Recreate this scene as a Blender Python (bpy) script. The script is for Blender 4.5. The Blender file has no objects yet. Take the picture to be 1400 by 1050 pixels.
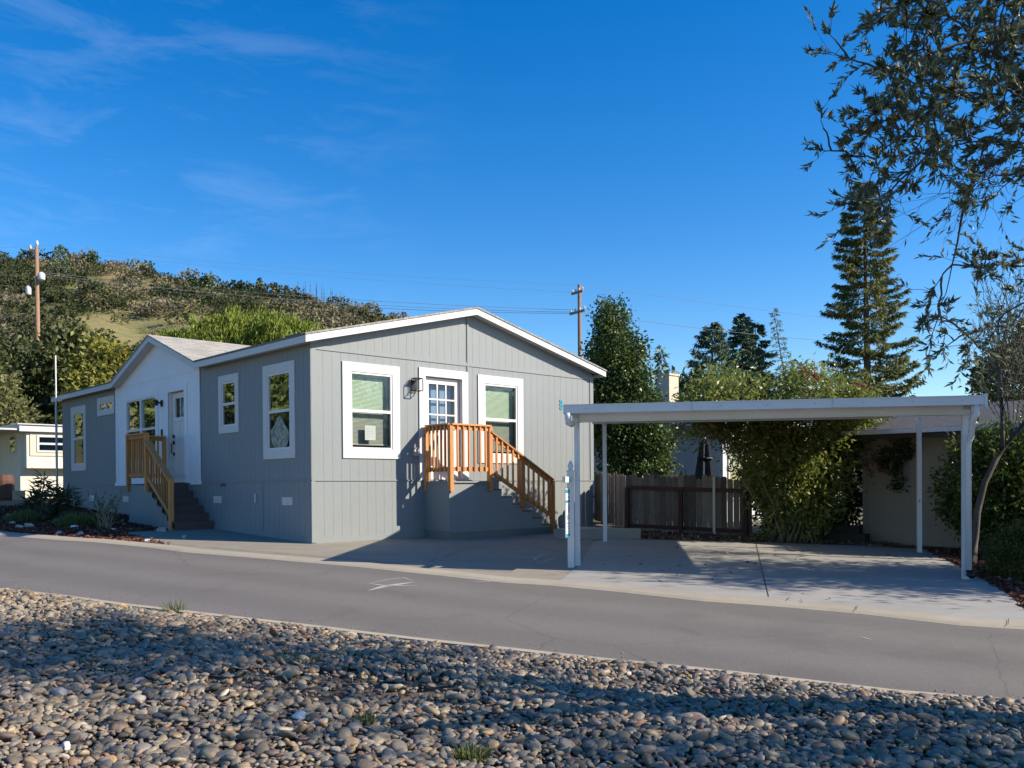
import bpy, math, random
import numpy as np
from mathutils import Vector, Matrix

random.seed(7); RNG = np.random.default_rng(11)
SC = bpy.context.scene; COL = SC.collection
R_ = math.radians

# ------------------------------------------------------------------ camera (eye at the origin, z up, Y ahead)
FPX, CYP, PITCH, ROLL = 1242.3, 678.4, -.0095, -.0077
cp, sp, cr, sr = math.cos(PITCH), math.sin(PITCH), math.cos(ROLL), math.sin(ROLL)
CF = np.array([0, cp, sp]); U0 = np.array([0, -sp, cp]); R0 = np.array([1., 0, 0])
CR = cr*R0 + sr*U0; CU = -sr*R0 + cr*U0
cam = bpy.data.cameras.new('camera'); camo = bpy.data.objects.new('camera', cam); COL.objects.link(camo)
m = Matrix(((CR[0], CU[0], -CF[0]), (CR[1], CU[1], -CF[1]), (CR[2], CU[2], -CF[2]))).to_4x4()
camo.matrix_world = m
cam.sensor_width = 36; cam.lens = 36*FPX/1400; cam.shift_y = (CYP-525)/1400
cam.clip_start = .05; cam.clip_end = 5000
SC.camera = camo

def ray(x, y): return CF + CR*(x-700)/FPX + CU*(CYP-y)/FPX
def at(x, y, Y): r = ray(x, y); return r*(Y/r[1])
K0, KX, KY = -1.7519, -.02269, .03374
def gz(x, y):
    xx = np.clip(x, -40, 30); yy = np.clip(y, -30, 42)
    return K0 + KX*xx + KY*yy
def G(x, y, dz=0):
    r = ray(x, y); t = K0/(r[2]-KX*r[0]-KY*r[1]); p = r*t
    return np.array([p[0], p[1], p[2]+dz])
def GX(X, Y, dz=0): return np.array([X, Y, gz(X, Y)+dz])

# house frame: a along the front wall, b along the long side wall, z from floor level
HC = np.array([-3.878, 17.619, .1694]); YAW = .7513
HU = np.array([math.cos(YAW), math.sin(YAW), 0]); HV = np.array([-math.sin(YAW), math.cos(YAW), 0]); UP = np.array([0, 0, 1.])
def H(a, b, z): return HC + a*HU + b*HV + z*UP
def hground(a, b, dz=0):
    p = H(a, b, 0); return np.array([p[0], p[1], gz(p[0], p[1])+dz])
def hz(a, b): p = H(a, b, 0); return gz(p[0], p[1]) - HC[2]

# ------------------------------------------------------------------ materials
class NT:
    def __init__(s, name):
        s.m = bpy.data.materials.new(name); s.m.use_nodes = True; s.t = s.m.node_tree; s.n = s.t.nodes
        s.p = s.n['Principled BSDF']; s.out = s.n['Material Output']
    def add(s, typ, **kw):
        n = s.n.new(typ)
        for k, v in kw.items():
            if k.startswith('i_'): n.inputs[k[2:].replace('_', ' ')].default_value = v
            else: setattr(n, k, v)
        return n
    def link(s, a, b): s.t.links.new(a, b)
    def coord(s, scale=(1, 1, 1), rot=(0, 0, 0), which='Object'):
        tc = s.add('ShaderNodeTexCoord'); mp = s.add('ShaderNodeMapping')
        mp.inputs['Scale'].default_value = scale; mp.inputs['Rotation'].default_value = rot
        s.link(tc.outputs[which], mp.inputs['Vector']); return mp.outputs['Vector']
    def noise(s, vec, scale, detail=6, rough=.6, dist=0):
        n = s.add('ShaderNodeTexNoise'); n.inputs['Scale'].default_value = scale; n.inputs['Detail'].default_value = detail
        n.inputs['Roughness'].default_value = rough; n.inputs['Distortion'].default_value = dist
        if vec is not None: s.link(vec, n.inputs['Vector'])
        return n.outputs['Fac']
    def ramp(s, fac, stops, interp='LINEAR'):
        r = s.add('ShaderNodeValToRGB'); e = r.color_ramp.elements; r.color_ramp.interpolation = interp
        while len(e) < len(stops): e.new(.5)
        for k, (p, c) in enumerate(stops):
            e[k].position = p; e[k].color = (c, c, c, 1) if np.isscalar(c) else (*c[:3], 1)
        s.link(fac, r.inputs['Fac']); return r.outputs['Color']
    def mix(s, fac, a, b, mode='MIX'):
        n = s.add('ShaderNodeMix', data_type='RGBA', blend_type=mode)
        for sock, v in ((n.inputs[0], fac), (n.inputs[6], a), (n.inputs[7], b)):
            if hasattr(v, 'links'): s.link(v, sock)
            elif np.isscalar(v): sock.default_value = v
            else: sock.default_value = (*v[:3], 1)
        return n.outputs[2]
    def bump(s, h, strength, dist=.01):
        n = s.add('ShaderNodeBump'); n.inputs['Strength'].default_value = strength; n.inputs['Distance'].default_value = dist
        s.link(h, n.inputs['Height']); s.link(n.outputs['Normal'], s.p.inputs['Normal'])
    def base(s, c):
        if hasattr(c, 'links'): s.link(c, s.p.inputs['Base Color'])
        else: s.p.inputs['Base Color'].default_value = (*c[:3], 1)

def mul(c, k): return tuple(min(1, x*k) for x in c)
def pm(name, c, var=.12, scale=3, rough=.6, bump=0, bscale=60, metal=0, spec=.5, stretch=(1, 1, 1), bdist=.01, fine=0):
    t = NT(name); v = t.coord(stretch)
    col = t.ramp(t.noise(v, scale), [(.3, mul(c, 1-var)), (.7, mul(c, 1+var))])
    if fine: col = t.mix(fine, col, t.ramp(t.noise(v, bscale, 2), [(.35, mul(c, .35)), (.65, mul(c, 1.7))]))
    t.base(col); t.p.inputs['Roughness'].default_value = rough; t.p.inputs['Metallic'].default_value = metal
    t.p.inputs['Specular IOR Level'].default_value = spec
    if bump: t.bump(t.noise(v, bscale, 4), bump, bdist)
    return t.m

M = {}
def siding(name, c):
    t = NT(name); v = t.coord((1, 1, .18))
    f = t.noise(v, 26, 5, .65); g = t.noise(t.coord(), .8, 4)
    col = t.ramp(f, [(.25, mul(c, .90)), (.75, mul(c, 1.08))])
    col = t.mix(.5, col, t.ramp(g, [(.3, mul(c, .93)), (.7, mul(c, 1.05))]))
    t.base(col); t.p.inputs['Roughness'].default_value = .62; t.bump(f, .25, .006); return t.m
M['siding'] = siding('grey_siding_paint', (.222, .243, .247))
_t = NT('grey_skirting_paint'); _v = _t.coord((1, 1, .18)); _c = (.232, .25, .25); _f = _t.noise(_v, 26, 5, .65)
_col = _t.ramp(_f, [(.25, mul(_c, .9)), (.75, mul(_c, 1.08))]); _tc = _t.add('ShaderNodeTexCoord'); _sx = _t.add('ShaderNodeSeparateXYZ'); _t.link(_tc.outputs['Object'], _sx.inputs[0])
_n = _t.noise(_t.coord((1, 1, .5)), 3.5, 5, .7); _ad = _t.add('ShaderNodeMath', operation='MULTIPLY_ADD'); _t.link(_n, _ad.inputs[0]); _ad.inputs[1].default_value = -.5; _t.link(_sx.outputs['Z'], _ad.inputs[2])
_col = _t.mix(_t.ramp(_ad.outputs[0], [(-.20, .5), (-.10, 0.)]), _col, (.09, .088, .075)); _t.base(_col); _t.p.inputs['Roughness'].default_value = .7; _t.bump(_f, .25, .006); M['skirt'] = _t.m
M['whitewall'] = siding('white_siding_paint', (.80, .80, .82))
M['white'] = pm('white_trim_paint', (.58, .58, .57), .03, 4, .45, .05, 40)
M['vinyl'] = pm('white_vinyl', (.68, .68, .67), .02, 5, .35)
M['door'] = pm('white_door_paint', (.70, .66, .62), .03, 3, .4)
M['sky_back'] = pm('sky_reflection_blue_grey', (.26, .34, .42), .08, 2, .8)  # sky reflection of the door glass, put into a flat blue-grey colour
M['sidewin'] = pm('interior_grey', (.16, .165, .17), .2, 2, .8)
M['dark'] = pm('interior_dark', (.05, .048, .045), .3, 2, .8)
M['room'] = pm('interior_wall', (.32, .31, .29), .1, 1, .8)
M['blind'] = pm('blind_slats', (.8, .8, .76), .03, 3, .5)
M['black'] = pm('black_metal', (.012, .012, .013), .2, 8, .4, metal=.3)
M['alu'] = pm('white_aluminium', (.66, .68, .70), .05, 2.2, .38, .03, 30)
M['composite'] = pm('brown_composite_decking', (.092, .070, .060), .2, 5, .65, .2, 50, stretch=(1, 6, 8))
def wood(name, c, c2, rough=.6):
    t = NT(name); v = t.coord((9, 9, 1.2)); f = t.noise(v, 6, 7, .7, .6)
    col = t.ramp(f, [(.25, c2), (.7, c)])
    k = t.noise(t.coord(), 2.2, 3); col = t.mix(t.ramp(k, [(.35, 0.), (.75, .35)]), col, c2)
    oi = t.add('ShaderNodeObjectInfo'); col = t.mix(1, col, t.ramp(oi.outputs['Random'], [(0, .72), (1, 1.18)]), 'MULTIPLY')
    t.base(col); t.p.inputs['Roughness'].default_value = rough; t.bump(f, .2, .004); return t.m
M['wood'] = wood('stained_redwood', (.67, .305, .088), (.40, .155, .05))
M['fence'] = wood('weathered_fence', (.165, .135, .115), (.055, .043, .037), .85)
_t = NT('weathered_boards'); _a = _t.add('ShaderNodeAttribute'); _a.attribute_name = 'rnd'
_f = _t.noise(_t.coord((9, 9, 1.1)), 7, 7, .7, .5); _c = _t.ramp(_f, [(.25, (.07, .055, .047)), (.5, (.17, .14, .12)), (.75, (.26, .22, .19))])
_c = _t.mix(1, _c, _t.ramp(_a.outputs['Fac'], [(0, .5), (1, 1.35)]), 'MULTIPLY'); _t.base(_c); _t.p.inputs['Roughness'].default_value = .9; _t.bump(_f, .4, .006); M['fence'] = _t.m
M['redrail'] = wood('red_brown_rail', (.085, .032, .022), (.04, .016, .012), .8)
M['pole'] = wood('utility_pole_wood', (.33, .20, .125), (.17, .10, .065), .85)
M['bark'] = pm('bark', (.11, .088, .068), .35, 9, .9, .6, 30, stretch=(1, 1, .3))
M['olivebark'] = pm('olive_bark', (.075, .068, .06), .35, 9, .9, .6, 30, stretch=(1, 1, .3))
M['palebark'] = pm('pale_stem', (.27, .22, .155), .3, 9, .85, .4, 30)

def shingles(name, swap, c):
    t = NT(name); tc = t.add('ShaderNodeTexCoord'); sx = t.add('ShaderNodeSeparateXYZ'); cb = t.add('ShaderNodeCombineXYZ')
    t.link(tc.outputs['Object'], sx.inputs[0])
    t.link(sx.outputs['X' if swap else 'Y'], cb.inputs['X']); t.link(sx.outputs['Y' if swap else 'X'], cb.inputs['Y'])
    b = t.add('ShaderNodeTexBrick'); t.link(cb.outputs[0], b.inputs['Vector'])
    b.inputs['Scale'].default_value = 1; b.inputs['Brick Width'].default_value = .30; b.inputs['Row Height'].default_value = .135
    b.inputs['Mortar Size'].default_value = .008; b.inputs['Color1'].default_value = (*mul(c, 1.25), 1); b.inputs['Color2'].default_value = (*mul(c, .68), 1)
    b.inputs['Mortar'].default_value = (*mul(c, .35), 1); b.inputs['Bias'].default_value = -.1
    n = t.noise(tc.outputs['Object'], 90, 3)
    t.base(t.mix(.35, b.outputs['Color'], t.ramp(n, [(.3, mul(c, .5)), (.7, mul(c, 1.5))])))
    t.p.inputs['Roughness'].default_value = .9; t.bump(b.outputs['Fac'], -.6, .01); return t.m
M['shingle_m'] = shingles('roof_shingles_main', False, (.30, .28, .25))
M['shingle_p'] = shingles('roof_shingles_porch', True, (.36, .335, .29))
M['shingle_d'] = shingles('roof_shingles_dark', False, (.052, .052, .056))
M['shingle_r'] = shingles('roof_shingles_brown', False, (.16, .075, .045))

def glass(name, tint, refl=1.0, rough=.0):
    t = NT(name); t.n.remove(t.p)
    tr = t.add('ShaderNodeBsdfTransparent'); tr.inputs['Color'].default_value = (*tint, 1)
    gl = t.add('ShaderNodeBsdfGlossy'); gl.inputs['Roughness'].default_value = rough; gl.inputs['Color'].default_value = (.95, .97, 1, 1)
    lw = t.add('ShaderNodeLayerWeight'); lw.inputs['Blend'].default_value = .5; fr = t.add('ShaderNodeMath', operation='POWER'); t.link(lw.outputs['Facing'], fr.inputs[0]); fr.inputs[1].default_value = 3.5
    mu = t.add('ShaderNodeMath', operation='MULTIPLY_ADD', use_clamp=True); t.link(fr.outputs[0], mu.inputs[0]); mu.inputs[1].default_value = .75*min(refl, 1.6); mu.inputs[2].default_value = .06*refl
    v = t.coord(); nn = t.noise(v, 1.6, 3); bp = t.add('ShaderNodeBump'); bp.inputs['Strength'].default_value = .03; bp.inputs['Distance'].default_value = .05
    t.link(nn, bp.inputs['Height']); t.link(bp.outputs[0], gl.inputs['Normal'])
    mx = t.add('ShaderNodeMixShader'); t.link(mu.outputs[0], mx.inputs[0]); t.link(tr.outputs[0], mx.inputs[1]); t.link(gl.outputs[0], mx.inputs[2])
    t.link(mx.outputs[0], t.out.inputs['Surface']); return t.m
M['glass'] = glass('window_glass_green', (.68, .78, .68))
M['screenglass'] = glass('window_glass_screened', (.54, .58, .54), .5)
M['sideglass'] = glass('window_glass_side', (.5, .6, .5), 7)
M['screenside'] = glass('window_glass_side_screen', (.45, .5, .5), 1.0)
M['clear'] = glass('lantern_glass', (.9, .92, .92), .8)
M['doorglass'] = glass('door_glass', (.7, .8, .9), .8)
M['hglass'] = glass('distant_window_glass', (.25, .35, .4), 3)

def asphalt():
    t = NT('asphalt'); v = t.coord(); c = (.140, .127, .113)
    big = t.noise(t.coord((.25, .9, 1), (0, 0, .6)), 1.1, 6, .6); fine = t.noise(v, 48, 4, .8); med = t.noise(v, 9, 5, .7)
    col = t.ramp(big, [(.25, mul(c, .78)), (.75, mul(c, 1.24))])
    col = t.mix(.35, col, t.ramp(med, [(.3, mul(c, .82)), (.7, mul(c, 1.2))]))
    col = t.mix(.45, col, t.ramp(fine, [(.3, mul(c, .2)), (.5, c), (.68, mul(c, 2.2))]))
    wv = t.add('ShaderNodeTexWave', wave_type='BANDS', bands_direction='Y'); wv.inputs['Scale'].default_value = .21; wv.inputs['Distortion'].default_value = 1.6; wv.inputs['Detail'].default_value = 3; wv.inputs['Detail Scale'].default_value = .6
    t.link(t.coord((1, 1, 1), (0, 0, .555)), wv.inputs['Vector']); col = t.mix(.5, col, t.ramp(wv.outputs['Fac'], [(.1, mul(c, .84)), (.9, mul(c, 1.14))]))
    pat = t.noise(v, .9, 3, .5, 1.); col = t.mix(t.ramp(pat, [(.56, 0.), (.70, .4)]), col, mul(c, .68))
    vo = t.add('ShaderNodeTexVoronoi', feature='DISTANCE_TO_EDGE'); vo.inputs['Scale'].default_value = .35
    dn = t.add('ShaderNodeMixRGB'); dn.inputs[0].default_value = .12; t.link(v, dn.inputs[1])
    nz = t.add('ShaderNodeTexNoise'); nz.inputs['Scale'].default_value = 3; t.link(v, nz.inputs['Vector']); t.link(nz.outputs['Color'], dn.inputs[2])
    t.link(dn.outputs[0], vo.inputs['Vector'])
    col = t.mix(t.ramp(vo.outputs['Distance'], [(.0, .55), (.004, 0.)]), col, mul(c, .5))
    spk = t.noise(v, 30, 1); col = t.mix(t.ramp(spk, [(.74, 0.), (.78, .5)]), col, (.35, .32, .28))
    t.base(col); t.p.inputs['Roughness'].default_value = .85; t.bump(fine, .5, .006); return t.m
M['asphalt'] = asphalt()
def concrete(name, c, stain=.35, streak=False):
    t = NT(name); v = t.coord(); big = t.noise(t.coord((.5, 1.4, 1), (0, 0, -.3)), 1.0, 7, .62); fine = t.noise(v, 110, 3, .7); med = t.noise(v, 5, 6, .65)
    col = t.ramp(big, [(.28, mul(c, 1-stain)), (.72, mul(c, 1+stain*.5))])
    col = t.mix(.4, col, t.ramp(med, [(.3, mul(c, .75)), (.7, mul(c, 1.15))]))
    col = t.mix(.22, col, t.ramp(fine, [(.3, mul(c, .4)), (.7, mul(c, 1.5))]))
    rust = t.noise(v, .9, 4, .5); col = t.mix(t.ramp(rust, [(.6, 0.), (.8, .3)]), col, (c[0]*.9, c[1]*.62, c[2]*.4))
    t.base(col); t.p.inputs['Roughness'].default_value = .85; t.bump(med, .2, .01); return t.m
M['pad_new'] = concrete('new_concrete', (.315, .305, .28), .3)
M['pad_old'] = concrete('old_concrete', (.265, .238, .188), .36)
M['kerb'] = concrete('kerb_concrete', (.36, .315, .24), .3)
M['header'] = concrete('header_concrete', (.40, .35, .26), .2)
M['soil'] = pm('soil', (.12, .088, .06), .4, 3, .95, .6, 30, fine=.4)
M['mulch'] = pm('bark_mulch_ground', (.11, .048, .036), .5, 14, .95, .8, 60, fine=.4, bdist=.03)
M['leaflitter'] = pm('leaf_litter_ground', (.17, .12, .085), .5, 9, .95, .8, 60, fine=.4, bdist=.03)
M['earth'] = pm('far_earth', (.10, .095, .055), .35, .08, .95)

def leafm(name, stops, trans=.3, rough=.5, spec=.4):
    t = NT(name); a = t.add('ShaderNodeAttribute'); a.attribute_name = 'rnd'
    col = t.ramp(a.outputs['Fac'], stops); t.base(col); t.p.inputs['Roughness'].default_value = rough; t.p.inputs['Specular IOR Level'].default_value = spec
    tl = t.add('ShaderNodeBsdfTranslucent'); t.link(col, tl.inputs['Color'])
    mx = t.add('ShaderNodeMixShader'); mx.inputs[0].default_value = trans
    t.link(t.p.outputs[0], mx.inputs[1]); t.link(tl.outputs[0], mx.inputs[2]); t.link(mx.outputs[0], t.out.inputs['Surface']); return t.m
M['l_olive'] = leafm('olive_leaves', [(0, (.075, .095, .05)), (.6, (.145, .17, .095)), (.85, (.24, .27, .18)), (1, (.32, .30, .12))], .38, .42, .5)
M['l_pear'] = leafm('glossy_dark_leaves', [(0, (.03, .06, .016)), (.7, (.09, .14, .032)), (1, (.23, .25, .055))], .25, .42, .45)
M['l_oleander'] = leafm('oleander_leaves', [(0, (.08, .125, .028)), (.6, (.21, .25, .055)), (.93, (.34, .32, .095)), (.97, (.30, .15, .07)), (1, (.32, .12, .06))], .42, .42, .5)
M['l_hedge'] = leafm('hedge_leaves', [(0, (.038, .075, .017)), (.75, (.11, .16, .032)), (1, (.33, .30, .055))], .25, .35, .5)
M['l_box'] = leafm('boxwood_leaves', [(0, (.045, .07, .014)), (1, (.14, .16, .035))], .25, .5)
M['l_redwood'] = leafm('redwood_needles', [(0, (.055, .085, .03)), (.6, (.165, .18, .05)), (1, (.29, .26, .085))], .35, .6)
M['l_conifer'] = leafm('blue_green_needles', [(0, (.045, .085, .052)), (1, (.15, .215, .12))], .15, .6)
M['l_pine'] = leafm('bright_pine_needles', [(0, (.06, .10, .012)), (.5, (.19, .25, .028)), (1, (.31, .33, .05))], .3, .6)
M['l_dark'] = leafm('dark_evergreen_leaves', [(0, (.03, .046, .015)), (.7, (.085, .10, .028)), (1, (.18, .19, .045))], .2, .55)
M['l_yellow'] = leafm('yellow_green_leaves', [(0, (.10, .115, .022)), (.6, (.24, .24, .045)), (1, (.37, .34, .08))], .3, .55)
M['l_sage'] = leafm('olive_green_leaves', [(0, (.10, .11, .04)), (1, (.26, .26, .10))], .3, .6)
M['l_street'] = leafm('street_tree_leaves', [(0, (.07, .11, .03)), (1, (.22, .27, .08))], .3, .6)
M['l_hill'] = leafm('hillside_foliage', [(0, (.028, .042, .022)), (.3, (.06, .075, .034)), (.5, (.11, .12, .05)), (.62, (.145, .14, .07)), (.75, (.19, .168, .11)), (.9, (.235, .20, .14)), (1, (.28, .25, .18))], .2, .8, .1)
M['l_red'] = leafm('red_leaves', [(0, (.13, .012, .016)), (1, (.27, .05, .03))], .3, .5)
M['l_ground'] = leafm('low_shrub_leaves', [(0, (.06, .095, .03)), (1, (.22, .27, .09))], .3, .6)
M['l_yucca'] = leafm('strap_leaves', [(0, (.022, .04, .018)), (1, (.075, .10, .045))], .15, .4)
M['l_chip'] = leafm('bark_chips', [(0, (.045, .02, .016)), (.6, (.14, .06, .042)), (.95, (.2, .10, .07)), (1, (.28, .2, .14))], 0, .9, .1)
M['l_litter'] = leafm('fallen_leaves', [(0, (.07, .045, .03)), (.7, (.22, .15, .10)), (1, (.40, .31, .22))], .1, .8, .1)
M['l_grass'] = leafm('grass_blades', [(0, (.06, .09, .02)), (1, (.19, .21, .05))], .3, .6)

def stonem():
    t = NT('river_stones'); a = t.add('ShaderNodeAttribute'); a.attribute_name = 'col'
    v = t.coord(); f = t.noise(v, 45, 5, .7); g = t.noise(v, 14, 3)
    c = t.mix(1, a.outputs['Color'], t.ramp(f, [(.25, .62), (.75, 1.3)]), 'MULTIPLY')
    c = t.mix(t.ramp(g, [(.55, 0.), (.75, .3)]), c, (.2, .16, .11))
    t.base(c); t.p.inputs['Roughness'].default_value = .62; t.bump(f, .25, .004); return t.m
M['stone'] = stonem()
M['rock'] = pm('garden_rock', (.36, .34, .31), .35, 12, .8, .5, 25)
M['whiterock'] = pm('white_rock', (.68, .66, .63), .15, 14, .75, .4, 25)
M['cream'] = pm('cream_panel', (.70, .65, .54), .05, 2, .6)
M['creamtrim'] = pm('tan_trim', (.64, .56, .44), .06, 2, .6)
M['garage'] = siding('taupe_siding', (.31, .26, .205))
M['nwall'] = pm('white_stucco', (.56, .55, .53), .05, 2, .8)
M['pinkwall'] = pm('pale_gable', (.62, .50, .38), .04, 2, .8)
M['chimney'] = pm('beige_chimney', (.58, .49, .37), .08, 3, .8)
M['fabric'] = pm('charcoal_fabric', (.035, .038, .045), .2, 12, .9)
M['teal'] = pm('teal_print', (.03, .28, .36), .05, 3, .4)
M['paper'] = pm('sign_paper', (.72, .76, .78), .03, 3, .4)
M['notice'] = pm('notice_paper', (.36, .40, .35), .06, 6, .6)
M['ink'] = pm('grey_print', (.30, .36, .42), .1, 3, .5)
M['pane_patch'] = pm('pale_pane_patch', (.22, .25, .22), .75, 9, .35, 1, 14)  # mottled grey-green of the patch on the near side window
M['terracotta'] = pm('rust_brown_barrel', (.10, .04, .025), .2, 5, .7)
M['blue'] = pm('blue_plastic', (.05, .10, .25), .1, 5, .5)
M['card'] = pm('tan_cardboard', (.42, .32, .21), .1, 5, .8)
M['redvalve'] = pm('red_enamel', (.35, .03, .04), .1, 5, .4)
M['galv'] = pm('galvanised_grey', (.40, .42, .44), .1, 3, .45, metal=.4)
M['wire'] = pm('wire', (.34, .32, .30), .1, 3, .6)
M['insul'] = pm('pale_porcelain', (.6, .61, .62), .05, 3, .3)
M['scuff'] = pm('white_scuff', (.38, .36, .34), .12, 14, .85)
M['joint'] = pm('dark_joint', (.05, .045, .04), .2, 9, .9)
M['wallgrey'] = concrete('grey_block', (.30, .30, .30), .2)
M['brownblock'] = pm('dark_timber_edging', (.035, .028, .024), .3, 5, .9)

# ------------------------------------------------------------------ mesh helpers
FRAME = {}
def link(o, parent=None):
    COL.objects.link(o)
    if parent is not None: o.parent = parent; FRAME[o] = FRAME[parent]
    return o
def tag(o, label=None, cat=None, group=None, kind=None):
    for k, v in (('label', label), ('category', cat), ('group', group), ('kind', kind)):
        if v: o[k] = v
    return o
def thing(name, label, cat, loc, rz=0, group=None):
    o = bpy.data.objects.new(name, None); COL.objects.link(o); o.empty_display_size = .3
    mw = Matrix.Translation(Vector([float(x) for x in loc])) @ Matrix.Rotation(rz, 4, 'Z')
    o.matrix_world = mw; FRAME[o] = mw
    return tag(o, label, cat, group)
def npmesh(name, V, faces, mats, frame=None, parent=None, smooth=False, rnd=None, col=None, midx=None):
    V = np.asarray(V, dtype=np.float64)
    fr = FRAME[parent] if parent is not None else (frame or Matrix.Identity(4))
    inv = np.array(fr.inverted()); V = V @ inv[:3, :3].T + inv[:3, 3]
    me = bpy.data.meshes.new(name)
    if isinstance(faces, np.ndarray):
        k = faces.shape[1]; nf = len(faces)
        me.vertices.add(len(V)); me.vertices.foreach_set('co', V.astype(np.float32).ravel())
        me.loops.add(nf*k); me.loops.foreach_set('vertex_index', faces.astype(np.int32).ravel())
        me.polygons.add(nf); me.polygons.foreach_set('loop_start', np.arange(0, nf*k, k, dtype=np.int32))
        me.update(calc_edges=True)
    else:
        me.from_pydata([tuple(v) for v in V], [], faces); me.update()
    for mt in (mats if isinstance(mats, (list, tuple)) else [mats]): me.materials.append(mt)
    if midx is not None: me.polygons.foreach_set('material_index', np.asarray(midx, dtype=np.int32))
    if smooth: me.polygons.foreach_set('use_smooth', np.ones(len(me.polygons), dtype=bool))
    if rnd is not None:
        at_ = me.attributes.new('rnd', 'FLOAT', 'FACE'); at_.data.foreach_set('value', np.asarray(rnd, dtype=np.float32))
    if col is not None:
        at_ = me.attributes.new('col', 'FLOAT_COLOR', 'POINT'); at_.data.foreach_set('color', np.asarray(col, dtype=np.float32).ravel())
    o = bpy.data.objects.new(name, me)
    if parent is not None: link(o, parent)
    else: COL.objects.link(o); o.matrix_world = fr; FRAME[o] = fr
    return o

class MB:
    def __init__(s): s.V = []; s.F = []; s.smooth = False
    def face(s, *pts):
        i = len(s.V); s.V += [np.asarray(p, float) for p in pts]; s.F.append(tuple(range(i, i+len(pts)))); return s
    def hexa(s, p):   # 8 corners: bottom ring 0-3, top ring 4-7
        i = len(s.V); s.V += [np.asarray(q, float) for q in p]
        for f in ((3, 2, 1, 0), (4, 5, 6, 7), (0, 1, 5, 4), (1, 2, 6, 5), (2, 3, 7, 6), (3, 0, 4, 7)): s.F.append(tuple(i+k for k in f))
        return s
    def box(s, fn, a0, a1, b0, b1, c0, c1):
        return s.hexa([fn(a0, b0, c0), fn(a1, b0, c0), fn(a1, b1, c0), fn(a0, b1, c0), fn(a0, b0, c1), fn(a1, b0, c1), fn(a1, b1, c1), fn(a0, b1, c1)])
    def bar(s, p, q, w, h, up=UP):
        p = np.asarray(p, float); q = np.asarray(q, float); d = q-p; d = d/np.linalg.norm(d)
        x = np.cross(d, up); x /= max(1e-9, np.linalg.norm(x)); y = np.cross(x, d); x = x*w/2; y = y*h/2
        return s.hexa([p-x-y, p+x-y, q+x-y, q-x-y, p-x+y, p+x+y, q+x+y, q-x+y])
    def tube(s, path, rad, n=8, cap=True):
        path = [np.asarray(p, float) for p in path]; base = len(s.V); L = len(path)
        rad = rad if hasattr(rad, '__len__') else [rad]*L
        ref = np.array([.31, .17, .93])
        for k, p in enumerate(path):
            d = path[min(k+1, L-1)]-path[max(k-1, 0)]; d /= max(1e-9, np.linalg.norm(d))
            x = np.cross(d, ref if abs(d@ref) < .95 else np.array([1., 0, 0])); x /= np.linalg.norm(x); y = np.cross(d, x)
            for j in range(n):
                t = 2*math.pi*j/n; s.V.append(p+(x*math.cos(t)+y*math.sin(t))*rad[k])
        for k in range(L-1):
            for j in range(n):
                a = base+k*n+j; b = base+k*n+(j+1) % n; s.F.append((a, b, b+n, a+n))
        if cap: s.F.append(tuple(base+j for j in range(n))[::-1]); s.F.append(tuple(base+(L-1)*n+j for j in range(n)))
        return s
    def lathe(s, c, prof, n=16, fn=None):
        c = np.asarray(c, float); return s.tube([c+UP*z for _, z in prof], [max(r, 1e-4) for r, _ in prof], n)
    def build(s, name, mat, parent=None, frame=None, smooth=False):
        return npmesh(name, np.array(s.V), s.F, mat, frame, parent, smooth)
def T(p): return Matrix.Translation(Vector([float(x) for x in p]))

def quad_leaves(P, D, L, W, rnd=None, fold=.25):
    """one bent diamond per leaf -> verts, faces, rnd"""
    n = len(P); D = D/np.maximum(1e-9, np.linalg.norm(D, axis=1))[:, None]
    r = RNG.normal(size=(n, 3)); S = np.cross(D, r); S /= np.maximum(1e-9, np.linalg.norm(S, axis=1))[:, None]; N = np.cross(S, D)
    L = np.broadcast_to(L, n)[:, None]; W = np.broadcast_to(W, n)[:, None]
    mid = P + D*L*.45 + N*W*fold
    V = np.stack([P, mid+S*W*.5, P+D*L-N*W*fold*.5, mid-S*W*.5], axis=1).reshape(-1, 3)
    F = np.arange(n*4).reshape(n, 4)
    return V, F, (RNG.random(n) if rnd is None else rnd)

def rand_dirs(n):
    d = RNG.normal(size=(n, 3)); return d/np.linalg.norm(d, axis=1)[:, None]
def blob_points(blobs, ncl, nleaf, spread, shell=.55):
    """clusters inside a union of ellipsoids; returns leaf points, outward directions, cluster brightness, cluster centres"""
    w = np.array([b[1][0]*b[1][1]*b[1][2] for b in blobs])**.75; w /= w.sum()
    pick = RNG.choice(len(blobs), ncl, p=w)
    c = np.array([b[0] for b in blobs], float)[pick]; r = np.array([b[1] for b in blobs], float)[pick]
    d = rand_dirs(ncl); rad = shell + (1-shell)*RNG.random(ncl)**.6; rad *= 1+.12*RNG.normal(size=ncl)
    CC = c + d*r*rad[:, None]
    tone = np.clip(RNG.normal(.5, .2, ncl), 0, 1)
    idx = RNG.integers(0, ncl, nleaf)
    P = CC[idx] + RNG.normal(size=(nleaf, 3))*spread*(.6+.8*RNG.random((nleaf, 1)))
    D = d[idx]*.8 + rand_dirs(nleaf)
    rn = np.clip(tone[idx]*.75 + .25*RNG.random(nleaf) + RNG.normal(0, .08, nleaf), 0, 1)
    return P, D, rn, CC

def foliage(name, mat, parent, P, D, rn, L, W):
    V, F, r = quad_leaves(P, D, L*(.7+.6*RNG.random(len(P))), W*(.7+.6*RNG.random(len(P))), rn)
    return npmesh(name, V, F, mat, None, parent, rnd=r)

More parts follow.
